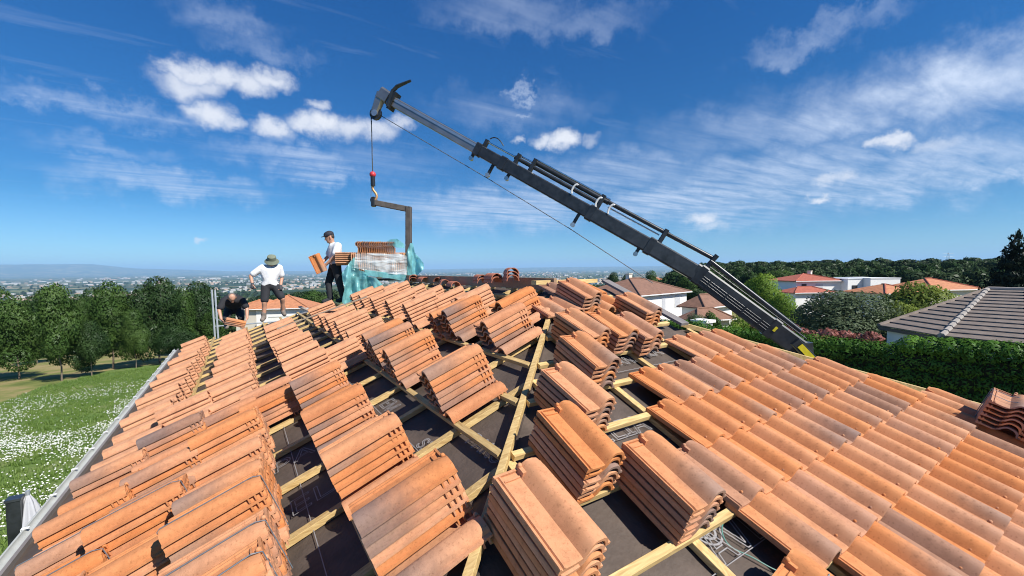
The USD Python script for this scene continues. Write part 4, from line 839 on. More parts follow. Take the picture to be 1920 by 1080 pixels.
# ------------------------------------------------------------------ crane boom reaching over the roof
crane = thing('truck_crane', 'black telescopic truck crane boom reaching over the roof from the right', 'crane')
tipP, midP, basP = at(722, 183, 9.85), at(1306, 511, 8.5), at(1502, 656, 7.9)
def on_boom(a, b, pa, pb, x):
    s = (x - pa) / (pb - pa); da, db = (a - CAM) @ FW, (b - CAM) @ FW; t = s * da / ((1 - s) * db + s * da); return a + (b - a) * t
def bt(x): return on_boom(tipP, midP, 722, 1306, x) if x < 1306 else on_boom(midP, basP, 1306, 1502, x)
def bn(x):
    d = (midP - tipP) if x < 1306 else (basP - midP); d = d / np.linalg.norm(d); s = np.cross(d, [0, 0, 1.0]); s /= np.linalg.norm(s); return np.cross(s, d), s, d
def bo(x, up, side=0.0): n, s, d = bn(x); return bt(x) + n * up + s * side
BU = bn(900)[0]
for x0, x1, w, h, m_ in ((730, 905, .15, .225, 'steelgrey'), (895, 948, .17, .25, 'black_paint'), (940, 1112, .19, .275, 'black_paint'), (1104, 1222, .21, .30, 'dark_paint'), (1214, 1316, .23, .325, 'dark_paint'), (1300, 1452, .25, .37, 'dark_paint'), (1440, 1502, .24, .35, 'dark_paint')):
    if m_ == 'steelgrey' and 'steelgrey' not in M: M['steelgrey'] = plain('grey_boom_steel', (.26, .26, .265), .26, .7, var=.2, scale=3)
    obj('boom_section', beam(bo(x0, 0), bo(x1, 0), w, h, up=bn((x0 + x1) / 2)[0], cham=.12), M[m_], crane)
obj('boom_rail', beam(bo(735, .119), bo(900, .119), .09, .016, up=BU), M['chrome'], crane); obj('boom_rail', beam(bo(735, .05, .079), bo(900, .05, .079), .012, .05, up=BU), M['steel'], crane)
for x, w, h in ((897, .205, .29), (943, .215, .30), (1108, .235, .335), (1218, .255, .36), (1312, .285, .41), (1446, .275, .40)):
    n, s, d = bn(x); obj('collar', beam(bo(x, 0) - d * .07, bo(x, 0) + d * .07, w, h, up=n, cham=.1), M['black_paint'], crane)
for x, L in ((893, .24), (930, .38), (1092, .40), (960, .24), (1205, .28)):
    n, s, d = bn(x); g = obj('rope_guide', beam(bo(x, -.12), bo(x, -L), .06, .07, up=d, cham=.2), M['black_paint'], crane)
    q = bo(x, -L); obj('roller', T(trimesh.creation.cylinder(.05, .09, sections=12), frame(q, *(lambda a, b, c: (a, b, c))(d, n, s))), M['steel'], g)
# telescoping rams on top
def ram(x0, o0, x1, o1, r, m_, name='ram', side=0.0): return obj(name, tube([bo(x0, o0, side), bo(x1, o1, side)], r, 10), M[m_], crane, smooth=40)
ram(905, .25, 962, .26, .022, 'chrome', 'ram_rod'); ram(955, .25, 1108, .26, .045, 'black_paint')
ram(962, .34, 990, .35, .022, 'chrome', 'ram_rod', -.10); ram(985, .37, 1124, .38, .055, 'black_paint', 'ram', -.10); ram(985, .44, 1124, .45, .018, 'chrome', 'hydraulic_pipe', -.10)
ram(1122, .38, 1236, .40, .045, 'black_paint', 'ram', -.06); ram(1126, .29, 1222, .30, .016, 'steel', 'hydraulic_pipe', -.1)
ram(1232, .39, 1314, .42, .045, 'black_paint', 'ram', -.04); ram(1310, .33, 1480, .27, .045, 'black_paint', 'ram', .02); ram(1316, .24, 1498, .22, .014, 'black_paint', 'hydraulic_pipe', -.10)
for o, sd in ((.02, .135), (-.03, .135), (-.08, .135)): ram(1318, o, 1440, o - .01, .010, 'black_paint', 'hydraulic_pipe', sd)
for x in (1330, 1362, 1395, 1425): obj('pipe_clamp', beam(bo(x, .05, .138), bo(x, -.11, .138), .03, .03, up=bn(x)[2]), M['black_paint'], crane)
for x, hgt in ((903, .29), (960, .36), (987, .43), (1112, .46), (1228, .46), (1312, .50)):
    n, s, d = bn(x); obj('bracket', beam(bo(x, .10), bo(x, hgt), .10, .09, up=d, cham=.15), M['black_paint'], crane)
for x in (1063, 1107, 1130):
    n, s, d = bn(x); c = bo(x, .26, .10); obj('hose', tube([c + n * .11 * math.sin(a) + d * .05 * (1 - math.cos(a)) for a in np.linspace(-1.4, 1.9, 9)], .022, 7), M['plasticwhite'], crane, smooth=50)
obj('hose', tube(spline([bo(905, .33), bo(915, .42), bo(925, .38), bo(930, .34)], 10), .012, 6), M['black_paint'], crane)
# boom head, sheave and handle
n, s, d = bn(722); hp = bt(722)
hd = obj('boom_head', cat([beam(hp - d * .16 + n * .04, hp + d * .10 + n * .02, .17, .30, up=n, cham=.25), beam(hp - d * .12 + n * .05, hp - d * .06 - n * .48, .15, .26, up=d, cham=.3, w2=.12, h2=.2)]), M['steelgrey'], crane)
obj('sheave', T(trimesh.creation.cylinder(.145, .07, sections=24), frame(hp - d * .03 - n * .43, d, n, s)), M['black_paint'], hd); obj('sheave_hub', T(trimesh.creation.cylinder(.075, .16, sections=16), frame(hp - d * .03 - n * .43, d, n, s)), M['steel'], hd)
obj('handle', tube([bo(737, -.16, .10), bo(733, .20, .10), bo(736, .34, .10), bo(749, .56, .10), bo(752, .60, .10)], [.05, .05, .045, .03, .028], 6), M['black_paint'], crane)
obj('head_plate', beam(bo(738, -.2), bo(738, .22), .25, .07, up=d, cham=.1), M['black_paint'], crane)
shv = hp - d * .03 - n * .43
hook_top = at(708, 322, 9.9); drop = shv - d * .145; hook_top[:2] = drop[:2]
obj('lifting_cable', tube([drop, (drop + hook_top) / 2, hook_top], .013, 6), M['rope'], crane)
obj('return_cable', tube([shv + n * .02 + d * .14, bo(930, -.44), bo(1092, -.50), bo(1255, -.62)], .009, 5), M['rope'], crane)
kd = bn(1490)[2]
obj('knuckle', beam(basP + (0, 0, .15), basP - kd * -.10 + (0, 0, -.85), .26, .34, up=HF, cham=.15), M['black_paint'], crane)
obj('crane_column', beam(basP + (.15, 0, -.75), basP + (.25, 0, -3.9), .55, .55, up=HF, cham=.1), M['black_paint'], crane)
lk = obj('link_arm', beam(at(1490, 640, 7.6), at(1528, 680, 7.55), .10, .16, up=(0, 0, 1), cham=.1), M['black_paint'], crane)
obj('yellow_sticker', beam(at(1500, 648, 7.52), at(1524, 673, 7.47), .012, .10, up=(0, 0, 1)), M['yellow'], lk)
obj('yellow_sticker', beam(bo(1447, .02, .142), bo(1451, .02, .142), .012, .10, up=bn(1450)[0]), M['yellow'], crane)
hk = thing('crane_hook', 'gold swivel hook with red ball hanging from the crane cable', 'hook')
h0 = hook_top
obj('ball', ball(h0 + (0, 0, -.04), .075), M['red'], hk, smooth=True); obj('swivel', T(trimesh.creation.cylinder(.055, .22, sections=12), tr(*(h0 + (0, 0, -.20)))), M['black_paint'], hk, smooth=40)
M['gold'] = plain('gold_hook_paint', (.50, .28, .12), .45, .3)
hkpts = [h0 + HR * x + np.array([0, 0, z]) for x, z in ((0, -.30), (.0, -.40), (.07, -.50), (.075, -.60), (.0, -.67), (-.06, -.62))]
obj('hook', tube(spline(hkpts, 16), [.030] * 13 + [.026, .02, .014], 8), M['gold'], hk, smooth=50); obj('latch', tube([h0 + HR * -.05 + (0, 0, -.40), h0 + HR * -.055 + (0, 0, -.60)], .010, 6), M['steel'], hk)
# pallet fork: an open steel C hanging from the hook
fork = thing('pallet_fork', 'worn brown steel pallet fork frame hanging from the crane hook', 'pallet fork')
fe = h0 + (0, 0, -.70); PA = math.radians(74); AXR = HR * math.sin(PA) + HF * math.cos(PA); AYD = -HR * math.cos(PA) + HF * math.sin(PA)
f1 = fe + HR * .82 + HF * .1 + np.array([0, 0, -.17]); f2 = f1 + np.array([.0, 0, -1.68]) + HR * -.04
obj('lifting_eye', cat([beam(fe + (0, 0, .10), fe + (0, 0, -.10), .09, .14, up=HF, cham=.2), T(trimesh.creation.torus(.06, .02, 16, 8), frame(fe + (0, 0, .06), HR, [0, 0, 1], HF))]), M['black_paint'], fork)
obj('top_arm', beam(fe, f1 + HR * .05, .10, .13, cham=.1), M['rust'], fork)
obj('post', beam(f1 + (0, 0, .07), f2, .13, .16, up=HF, cham=.08), M['rust'], fork)
for s in (-.22, .22):
    o = f2 + AYD * s; obj('tine', beam(o, o - AXR * 1.15, .12, .05, cham=.2, h2=.03), M['rust'], fork)
obj('cross_bar', beam(f2 - AYD * .3, f2 + AYD * .3, .10, .12, cham=.1), M['rust'], fork)
# the pallet and its tiles
PO = f2 - AXR * 1.28 - AYD * .42 + np.array([0, 0, .05])                  # front left lower corner of the pallet
def PP(a, b, z): return PO + AXR * a + AYD * b + np.array([0, 0, z])
pal = thing('wooden_pallet', 'wooden pallet on the fork tines carrying wrapped tiles', 'pallet')
for b in np.linspace(.05, .79, 6): obj('slat', beam(PP(-.02, b, .13), PP(1.24, b, .13), .10, .022, cham=.05), M['oldwood'], pal)
for a in (.06, .61, 1.16):
    obj('bearer', beam(PP(a, 0, .108), PP(a, .84, .108), .10, .02, cham=.05), M['oldwood'], pal)
    for b in (.05, .42, .79): obj('block', T(bx(-.06, .06, -.05, .05, 0, .097), frame(PP(a, b, 0), AXR, AYD, [0, 0, 1])), M['oldwood'], pal)
    obj('skid', beam(PP(a, 0, -.008), PP(a, .84, -.008), .10, .016, cham=.05), M['oldwood'], pal)
g = random.Random(3)
def edge_tile(a, b, z, lab, group):
    Mx = frame(PP(a, b, z), AYD, [0, 0, 1], AXR) @ rot((g.random() - .5) * .03, [0, 0, 1]) @ rot((g.random() - .5) * .03, [1, 0, 0])
    return Mx
def side_tile(a, b, z): return frame(PP(a, b, z), [0, 0, 1], AYD, -AXR) @ rot((g.random() - .5) * .03, [0, 0, 1]) @ rot((g.random() - .5) * .03, [0, 1, 0])
packs = []
for i in range(28):
    for b in (.02, .30, .56):
        packs.append(T(TILE_LO, edge_tile(.02 + i * .0425, b, .143, '', '')))
pk = obj('wrapped_roof_pack', cat(packs), M['tile_far'], None, smooth=40, label='lower pack of clay tiles standing on edge under film on the pallet', cat='tile pack')
for i in range(17):
    tile_at(None, side_tile(.16 + i * .05, .05 + g.random() * .012, .590), 'clay_tile', label=('leftmost tile' if i == 0 else 'rightmost tile' if i == 16 else f'{NTH[i]} tile from the left') + ' in the open upper row on the pallet', cat='roof tile', group='clay tiles standing in the open upper row on the pallet')
back_ = [T(TILE_LO, side_tile(.18 + i * .05, .50, .590) @ np.diag([1, .7, 1, 1.0])) for i in range(16)]
obj('clay_tile_row', cat(back_), M['tile_far'], None, smooth=40, label='back row of clay tiles standing on top of the pallet load', cat='tile row')
side = [T(TILE_LO, frame(PP(-.36, .30, .36 + i * .045), AYD, AXR, [0, 0, -1]) @ tr(0, 0, 0)) for i in range(6)]
obj('clay_tile_row', cat(side), M['tile_far'], None, smooth=40, label='dark brown end of clay tiles jutting left beside the man with the cap', cat='tile row')
M['film'] = mat('turquoise_film', {'tc': ('geometry', {}), 'n': ('noise_texture', {'scale': 6.0, 'detail': 4.0}), 'b': ('bump', {'strength': .35, 'distance': .04}), 'd': ('principled_bsdf', {'base_color': (.30, .62, .64), 'roughness': .22, 'specular_ior_level': .6}),
    't': ('translucent_bsdf', {'color': (.42, .74, .76)}), 'tp': ('transparent_bsdf', {'color': (.62, .92, .90)}), 'm1': ('mix_closure', {'fac': .35}), 'mr': ('map_range', {'from_min': .35, 'from_max': .65, 'to_min': .30, 'to_max': .62}), 'm2': ('mix_closure', {})},
    [('tc.position', 'n.vector'), ('n.fac', 'b.height'), ('b.normal', 'd.normal'), ('d.BSDF', 'm1.closure1'), ('t.BSDF', 'm1.closure2'), ('m1.closure', 'm2.closure1'), ('tp.BSDF', 'm2.closure2'), ('n.fac', 'mr.value'), ('mr.result', 'm2.fac')], surface='m2.closure')
M['clearfilm'] = mat('clear_film', {'tc': ('geometry', {}), 'mp': ('mapping', {'rotation': (.5, .4, .3), 'scale': (2, 2, 7)}), 'n': ('noise_texture', {'scale': 1.2, 'detail': 2.5, 'distortion': .6}), 'b': ('bump', {'strength': .9, 'distance': .06}), 'd': ('principled_bsdf', {'base_color': (.62, .66, .66), 'roughness': .15}),
    'tp': ('transparent_bsdf', {'color': (.93, .95, .95)}), 'mr': ('map_range', {'from_min': .40, 'from_max': .66, 'to_min': .80, 'to_max': .22, 'clamp': True}), 'm2': ('mix_closure', {})},
    [('tc.position', 'mp.vector'), ('mp.vector', 'n.vector'), ('n.fac', 'b.height'), ('b.normal', 'd.normal'), ('d.BSDF', 'm2.closure1'), ('tp.BSDF', 'm2.closure2'), ('n.fac', 'mr.value'), ('mr.result', 'm2.fac')], surface='m2.closure')
def drape(name, label, poly_px, d, lean, amp, m_, seed, parent=None, cat_=None):
    """A hanging sheet: outline measured at distance d, bellied and folded."""
    p = Polygon(poly_px); v2, f = trimesh.creation.triangulate_polygon(p, engine='earcut'); ms = trimesh.Trimesh(np.c_[v2, np.zeros(len(v2))], f, process=False).subdivide_to_size(2.4)
    cx, cy = p.centroid.coords[0]; V3 = []
    W_ = meshkit.fbm(np.c_[ms.vertices[:, 0] / 15, ms.vertices[:, 1] / 40, np.full(len(ms.vertices), float(seed))], 3, seed) - .5
    for (x, y, _), w in zip(ms.vertices, W_):
        w2 = math.sin(x / 4.5 + y / 30 + 2 * w) + .25 * math.sin(x / 2.6 - y / 7 + 4 * w)
        V3.append(at(x, y, d + lean[0] * (x - cx) / 60 + lean[1] * (y - cy) / 60 + amp * w + amp * .12 * w2))
    m = trimesh.Trimesh(V3, ms.faces, process=False); m.merge_vertices(); q = m.copy(); q.vertices += -HF * .004; q.invert()
    return obj(name, cat([m, q]), M[m_], parent, smooth=True, label=label, cat=cat_)
Z3 = lambda pts: [(580 + x / 6, 420 + y / 6) for x, y in pts]
dP = float((PO - CAM) @ FW)
drape('plastic_sheet', 'turquoise film hanging in folds from the left end of the pallet', Z3([(520, 350), (440, 450), (365, 560), (372, 620), (400, 720), (380, 800), (366, 870), (400, 942), (480, 920), (560, 872), (700, 792), (815, 722), (830, 690), (760, 615), (660, 590), (640, 540), (560, 520)]), dP - .12, (.12, -.1), .35, 'film', 3, None, 'plastic sheet')
drape('plastic_sheet', 'turquoise film flapping right of the fork post', Z3([(1090, 330), (1105, 450), (1090, 570), (1150, 600), (1200, 590), (1290, 505), (1285, 440), (1230, 370), (1190, 330), (1165, 215), (1135, 215)]), dP + .42, (.1, 0), .3, 'film', 6, None, 'plastic sheet')
drape('plastic_sheet', 'turquoise film bunched on top of the pallet load left of the post', Z3([(870, 205), (905, 175), (985, 165), (1060, 220), (1075, 270), (960, 262), (890, 240)]), dP + .40, (.2, .2), .2, 'film', 8, None, 'plastic sheet')
drape('plastic_sheet', 'crumpled clear film wrapped round the lower tiles on the pallet', Z3([(520, 335), (700, 330), (900, 338), (1000, 330), (1095, 360), (1095, 575), (1000, 572), (800, 545), (620, 520), (500, 490)]), dP - .06, (.14, 0), .08, 'clearfilm', 5, None, 'plastic sheet')
drape('plastic_sheet', 'turquoise film edge hanging under the pallet front', Z3([(620, 515), (1095, 575), (1120, 610), (1060, 640), (900, 610), (640, 580)]), dP - .05, (.14, 0), .06, 'film', 15, None, 'plastic sheet')

# ------------------------------------------------------------------ people
M['skin'] = plain('skin', (.47, .25, .165), .55, var=.08, scale=14); M['shirt_white'] = plain('white_cotton', (.70, .70, .71), .9, var=.05, scale=5, bump=.7, bscale=9); M['shirt_black'] = plain('black_cotton', (.018, .018, .022), .9, var=.2, scale=5, bump=.5, bscale=9)
M['shorts'] = plain('black_work_cloth', (.022, .023, .028), .9, var=.2, scale=6, bump=.5, bscale=10); M['glove'] = plain('dark_work_gloves', (.045, .045, .05), .8); M['boot'] = plain('grey_brown_boots', (.17, .14, .115), .8, var=.25); M['hat'] = plain('sage_green_cloth', (.155, .175, .125), .9, var=.12)
M['cap'] = plain('navy_cap_cloth', (.020, .020, .030), .8); M['hair'] = plain('dark_hair', (.035, .026, .02), .7); M['greyhair'] = plain('cropped_hair', (.13, .105, .09), .8); M['eye'] = plain('dark_eyes', (.02, .015, .012), .3); M['lip'] = plain('lips', (.36, .15, .12), .6)
def sph(c, r): return m3.Manifold.sphere(r, 14).translate([float(x) for x in c])
def blend(J, bones, inflate=0.0, refine=.03, it=8):
    """One continuous skin round a skeleton: J name -> (place, radius), bones = joint pairs."""
    parts = [m3.Manifold.batch_hull([sph(J[k][0], J[k][1] + inflate) for k in b]) for b in bones]
    m = m3.Manifold.batch_boolean(parts, m3.OpType.Add).refine_to_length(refine); q = m.to_mesh()
    t = trimesh.Trimesh(q.vert_properties[:, :3], q.tri_verts, process=True); trimesh.smoothing.filter_taubin(t, .5, .53, it); return t
def hand(J, nm, wrist, dirv, palm_n, curl=.5):
    """Adds a palm, four unequal bent fingers and a thumb to the skeleton J; returns their bones."""
    d = np.asarray(dirv, float); d /= np.linalg.norm(d); pn = np.asarray(palm_n, float); pn -= d * (pn @ d); pn /= np.linalg.norm(pn); s = np.cross(d, pn); w = np.asarray(wrist, float); out = []
    J[nm + 'p0'] = (w + d * .015 + s * .018, .021); J[nm + 'p1'] = (w + d * .015 - s * .018, .021); J[nm + 'p2'] = (w + d * .085 + s * .030, .015); J[nm + 'p3'] = (w + d * .085 - s * .030, .014); out.append((nm + 'p0', nm + 'p1', nm + 'p2', nm + 'p3'))
    for i, (o, L) in enumerate(zip((.031, .011, -.010, -.030), (.070, .080, .074, .058))):
        a = w + d * .08 + s * o; b = a + d * L * .5 * math.cos(curl) + pn * L * .5 * math.sin(curl); c = b + d * L * .5 * math.cos(curl * 2.2) + pn * L * .5 * math.sin(curl * 2.2)
        for k, p, r in ((0, a, .0105), (1, b, .0095), (2, c, .008)): J[f'{nm}f{i}{k}'] = (p, r)
        out += [(f'{nm}f{i}0', f'{nm}f{i}1'), (f'{nm}f{i}1', f'{nm}f{i}2')]
    a = w + d * .03 + s * .034; b = a + d * .03 + s * .032 + pn * .012; c = b + d * .030 + s * .004 + pn * .014
    for k, p, r in ((0, a, .014), (1, b, .0115), (2, c, .0095)): J[f'{nm}t{k}'] = (p, r)
    return out + [(nm + 't0', nm + 't1'), (nm + 't1', nm + 't2')]
def axes_at(O):
    v = np.asarray(O, float) - CAM; v[2] = 0; v /= np.linalg.norm(v); return np.stack([[v[1], -v[0], 0], v, [0, 0, 1.0]])
def person(label, O, J, face, up, clothes, extra=None, group=None):
    """J: joints in a frame of image-right, away and up, in metres from O."""
    B = axes_at(O); g = lambda p: O + np.asarray(p, float) @ B
    J = {k: (g(p), r) for k, (p, r) in J.items()}; F_ = np.asarray(face, float) @ B; F_ /= np.linalg.norm(F_); U_ = np.asarray(up, float) @ B; U_ -= F_ * (U_ @ F_); U_ /= np.linalg.norm(U_); S_ = np.cross(F_, U_)
    hc = J['head'][0]
    J['skull'] = (hc + U_ * .035 - F_ * .012, .094); J['jaw'] = (hc - U_ * .075 + F_ * .042, .050); J['chin'] = (hc - U_ * .098 + F_ * .066, .026); J['brow'] = (hc + U_ * .03 + F_ * .052, .052)
    J['nose0'] = (hc + U_ * .008 + F_ * .094, .011); J['nose1'] = (hc - U_ * .030 + F_ * .112, .014)
    for i, s in enumerate((-1, 1)): J[f'ear{i}a'] = (hc + S_ * .088 * s + U_ * .010 - F_ * .005, .016); J[f'ear{i}b'] = (hc + S_ * .088 * s - U_ * .03, .012)
    bones = [('skull', 'brow', 'jaw'), ('jaw', 'chin', 'brow'), ('nose0', 'nose1'), ('ear0a', 'ear0b'), ('ear1a', 'ear1b'), ('jaw', 'neck'), ('skull', 'neck'), ('neck', 'chest'), ('chest', 'shL', 'shR'), ('chest', 'shL', 'waist', 'shR'), ('waist', 'hipL', 'hipR'), ('chest', 'waist'),
             ('shL', 'elL'), ('elL', 'wrL'), ('shR', 'elR'), ('elR', 'wrR'), ('hipL', 'knL'), ('knL', 'cfL'), ('cfL', 'anL'), ('hipR', 'knR'), ('knR', 'cfR'), ('cfR', 'anR'), ('anL', 'toL'), ('anR', 'toR')]
    for s in 'LR':
        k, a = J['kn' + s][0], J['an' + s][0]; J['cf' + s] = (k * .68 + a * .32 + (-F_ * (1, 1, 0)) * .02, .054)
        w = J['wr' + s][0]; bones += hand(J, 'h' + s, w, np.asarray(extra[s][0], float) @ B, np.asarray(extra[s][1], float) @ B, extra[s][2])
    pr = thing('person', label, 'person', group=group)
    body = blend(J, bones); obj('body', body, M['skin'], pr, smooth=True)
    for i, s in enumerate((-1, 1)): obj('eye', ball(hc + U_ * .006 + F_ * .091 + S_ * .033 * s, .0105, 1), M['eye'], pr)
    obj('mouth', T(ball([0, 0, 0], 1, 1), frame(hc - U_ * .066 + F_ * .093, S_ * .024, F_ * .007, U_ * .006)), M['lip'], pr)
    for nm, bs, infl, m_ in clothes:
        obj(nm, blend(J, [tuple(b) for b in bs], infl, .035, 4), M[m_], pr, smooth=True)
    return pr, J, hc, F_, U_, S_
def lerpJ(J, new, a, b, t, r): J[new] = (np.array(J[a][0]) * (1 - t) + np.array(J[b][0]) * t, r)
TEE = [('chest', 'shL', 'shR'), ('chest', 'shL', 'waist', 'shR'), ('waist', 'chest'), ('waist', 'hemL', 'hemR'), ('shL', 'slL'), ('shR', 'slR'), ('chest', 'neckb')]
def torso(J):
    for s in 'LR': lerpJ(J, 'sl' + s, 'sh' + s, 'el' + s, .72, .062); lerpJ(J, 'sho' + s, 'hip' + s, 'kn' + s, .84, .078); J['hem' + s] = (np.array(J['hip' + s][0]) + (0, 0, .01), J['hip' + s][1] - .01)
    J['neckb'] = (np.array(J['chest'][0]) * .35 + np.array(J['neck'][0]) * .65, .06)
def roofpt(px, py): return on_left(px, py) - NL * HU
SHORTS = [('waistb', 'hipL', 'hipR'), ('hipL', 'shoL'), ('hipR', 'shoR')]
BOOTS = lambda s: [('an' + s, 'to' + s), ('an' + s, 'bt' + s)]
# man in the bucket hat, standing
J = dict(head=((.055, -.06, .60), .10), neck=((.05, -.01, .505), .055), chest=((.02, .02, .36), .128), shL=((-.165, .02, .44), .068), shR=((.215, .02, .44), .068), waist=((-.005, .03, .10), .125), hipL=((-.095, .03, -.03), .10), hipR=((.10, .03, -.03), .10),
         elL=((-.42, .06, .24), .044), wrL=((-.385, -.06, .035), .031), elR=((.275, .10, .19), .044), wrR=((.235, -.04, -.03), .031), knL=((-.14, -.05, -.44), .062), anL=((-.165, .0, -.83), .042), toL=((-.20, -.13, -.875), .036), knR=((.26, -.04, -.36), .062), anR=((.275, .12, -.72), .042), toR=((.30, -.02, -.775), .036))
torso(J); J['waistb'] = ((-.005, .03, .03), .118); J['btL'] = ((-.165, .0, -.72), .046); J['btR'] = ((.275, .12, -.62), .046)
for s in 'LR': J['gl' + s] = (np.array(J['wr' + s][0]) + (0, -.03, -.075), .038)
fp = roofpt(494, 606); O3 = fp - (HR * -.17 + HF * -.02 + np.array([0, 0, -.915])); dd = at(506.6, 538, float((fp - CAM) @ FW)); O3 = dd; O3[2] = fp[2] + .91
p3, J3, hc, F_, U_, S_ = person('man in white T-shirt, black shorts and green bucket hat looking down', O3, J, (-.12, -.80, -.58), (0, -.5, .85), [('t_shirt', TEE, .022, 'shirt_white'), ('shorts', SHORTS, .016, 'shorts'), ('boot', BOOTS('L'), .016, 'boot'), ('boot', BOOTS('R'), .016, 'boot'), ('glove', [('wrL', 'glL')], .010, 'glove'), ('glove', [('wrR', 'glR')], .010, 'glove')],
    dict(L=((.05, -.25, -.95), (1, .2, 0), .7), R=((-.05, -.25, -.95), (-1, .2, 0), .7)))
prof_ = [(.0, .115), (.07, .112), (.098, .095), (.105, .02), (.112, -.005), (.165, -.055), (.168, -.062), (.11, -.015), (.0, -.01)]
hatm = trimesh.creation.revolve(np.array(prof_), sections=24); obj('bucket_hat', T(hatm, frame(hc + U_ * .060 - F_ * .01, S_, F_, U_)), M['hat'], p3, smooth=40)
# man in the cap carrying tiles
J = dict(head=((-.075, .0, .62), .10), neck=((-.025, .0, .50), .055), chest=((.03, .0, .34), .125), shL=((-.02, .17, .41), .066), shR=((.10, -.16, .41), .068), waist=((.04, .0, .08), .12), hipL=((.01, .09, -.05), .10), hipR=((.05, -.09, -.05), .10),
         elL=((-.12, .22, .18), .044), wrL=((-.26, .08, .02), .031), elR=((.03, -.24, .17), .045), wrR=((-.16, -.16, -.02), .032), knL=((-.13, .08, -.46), .064), anL=((-.095, .08, -.86), .045), toL=((-.24, .06, -.905), .036), knR=((.11, -.09, -.45), .064), anR=((.19, -.10, -.84), .045), toR=((.06, -.13, -.895), .036))
torso(J); J['waistb'] = ((.04, .0, .02), .115)
fp = roofpt(617, 574); O2 = at(626, 503, float((fp - CAM) @ FW)); O2[2] = fp[2] + .94
TROUS = [('waistb', 'hipL', 'hipR'), ('hipL', 'knL'), ('knL', 'anL'), ('hipR', 'knR'), ('knR', 'anR')]
p2, J2, hc, F_, U_, S_ = person('man in white T-shirt and dark cap carrying tiles beside the pallet', O2, J, (-.88, -.12, -.30), (-.2, 0, .95), [('t_shirt', TEE, .022, 'shirt_white'), ('trousers', TROUS, .016, 'shorts'), ('shoe', [('anL', 'toL')], .016, 'shorts'), ('shoe', [('anR', 'toR')], .016, 'shorts')],
    dict(L=((-.9, -.2, -.35), (0, -.8, -.3), .5), R=((-.85, .15, -.45), (0, .9, -.2), .6)))
capm = cat([T(m3_ := trimesh.creation.icosphere(3, 1.0), np.diag([.104, .116, .085, 1.0])), T(trimesh.creation.cylinder(1.0, .012, sections=24), tr(0, .085, -.012) @ np.diag([.075, .10, 1.0, 1.0]))])
obj('cap', T(capm, frame(hc + U_ * .072 - F_ * .008, S_, F_, U_)), M['cap'], p2, smooth=40)
obj('hair', T(trimesh.creation.icosphere(2, 1.0), frame(hc + U_ * .01 - F_ * .055, S_ * .092, F_ * .06, U_ * .075)), M['hair'], p2, smooth=True)
lr, lf, _u = axes_at(O2); cB = O2 + lr * -.27 + lf * -.03
for i in range(5):
    Mx = frame(cB + lf * (-.12 + i * .048) + lr * -.10 + np.array([0, 0, -.25]), lr * .92 + np.array([0, 0, .38]), lr * -.38 + np.array([0, 0, .92]), -lf)
    tile_at(None, Mx, 'clay_tile', label=f'{ORD[i]} of five upright tiles carried by the man with the cap, counted from the viewer'.replace('topmost', 'first'), cat='roof tile', group='tiles carried by the man in the cap')
# crouching man
J = dict(head=((-.02, -.42, .36), .10), neck=((.0, -.28, .36), .058), chest=((.0, -.12, .32), .135), shL=((-.20, -.20, .28), .068), shR=((.20, -.20, .28), .068), waist=((.02, .18, .14), .13), hipL=((-.10, .30, .0), .105), hipR=((.12, .30, .0), .105),
         elL=((-.31, -.30, .05), .046), wrL=((-.27, -.44, -.17), .033), elR=((.30, -.30, .05), .046), wrR=((.29, -.44, -.19), .033), knL=((-.18, -.02, -.20), .066), anL=((-.17, .32, -.40), .046), toL=((-.17, .18, -.46), .036), knR=((.17, -.02, -.20), .066), anR=((.17, .32, -.40), .046), toR=((.17, .18, -.46), .036))
torso(J); J['waistb'] = ((.02, .22, .08), .12)
fp = roofpt(432, 622); O1 = at(438, 588, float((fp - CAM) @ FW)); O1[2] = fp[2] + .50
p1, J1, hc, F_, U_, S_ = person('man in black T-shirt bending down with a batch of tiles', O1, J, (.12, -.55, -.83), (0, -.8, .55), [('t_shirt', TEE, .022, 'shirt_black'), ('trousers', TROUS, .016, 'shorts'), ('boot', [('anL', 'toL')], .018, 'boot'), ('boot', [('anR', 'toR')], .018, 'boot')],
    dict(L=((.35, -.3, -.85), (1, 0, .2), .5), R=((-.35, -.3, -.85), (-1, 0, .2), .5)))
obj('hair', T(trimesh.creation.icosphere(2, 1.0), frame(hc + U_ * .045 - F_ * .022, S_ * .096, F_ * .098, U_ * .078)), M['greyhair'], p1, smooth=True)
lr, lf, _u = axes_at(O1); cB = (J1['wrL'][0] + J1['wrR'][0]) / 2 + np.array([0, 0, -.10])
for i in range(4):
    xd = lr * .93 + np.array([0, 0, -.30]) + lf * .05; xd /= np.linalg.norm(xd); zd = np.cross(xd, lf); zd = zd if zd[2] > 0 else -zd; yd = np.cross(zd, xd)
    Mx = frame(cB - xd * .22 - yd * .12 + zd * (i * .040 - .06), -yd, xd, zd); tile_at(None, Mx, 'clay_tile', label=f'{ORD[3 - i]} of four tiles held by the crouching man', cat='roof tile', group='tiles held by the crouching man')

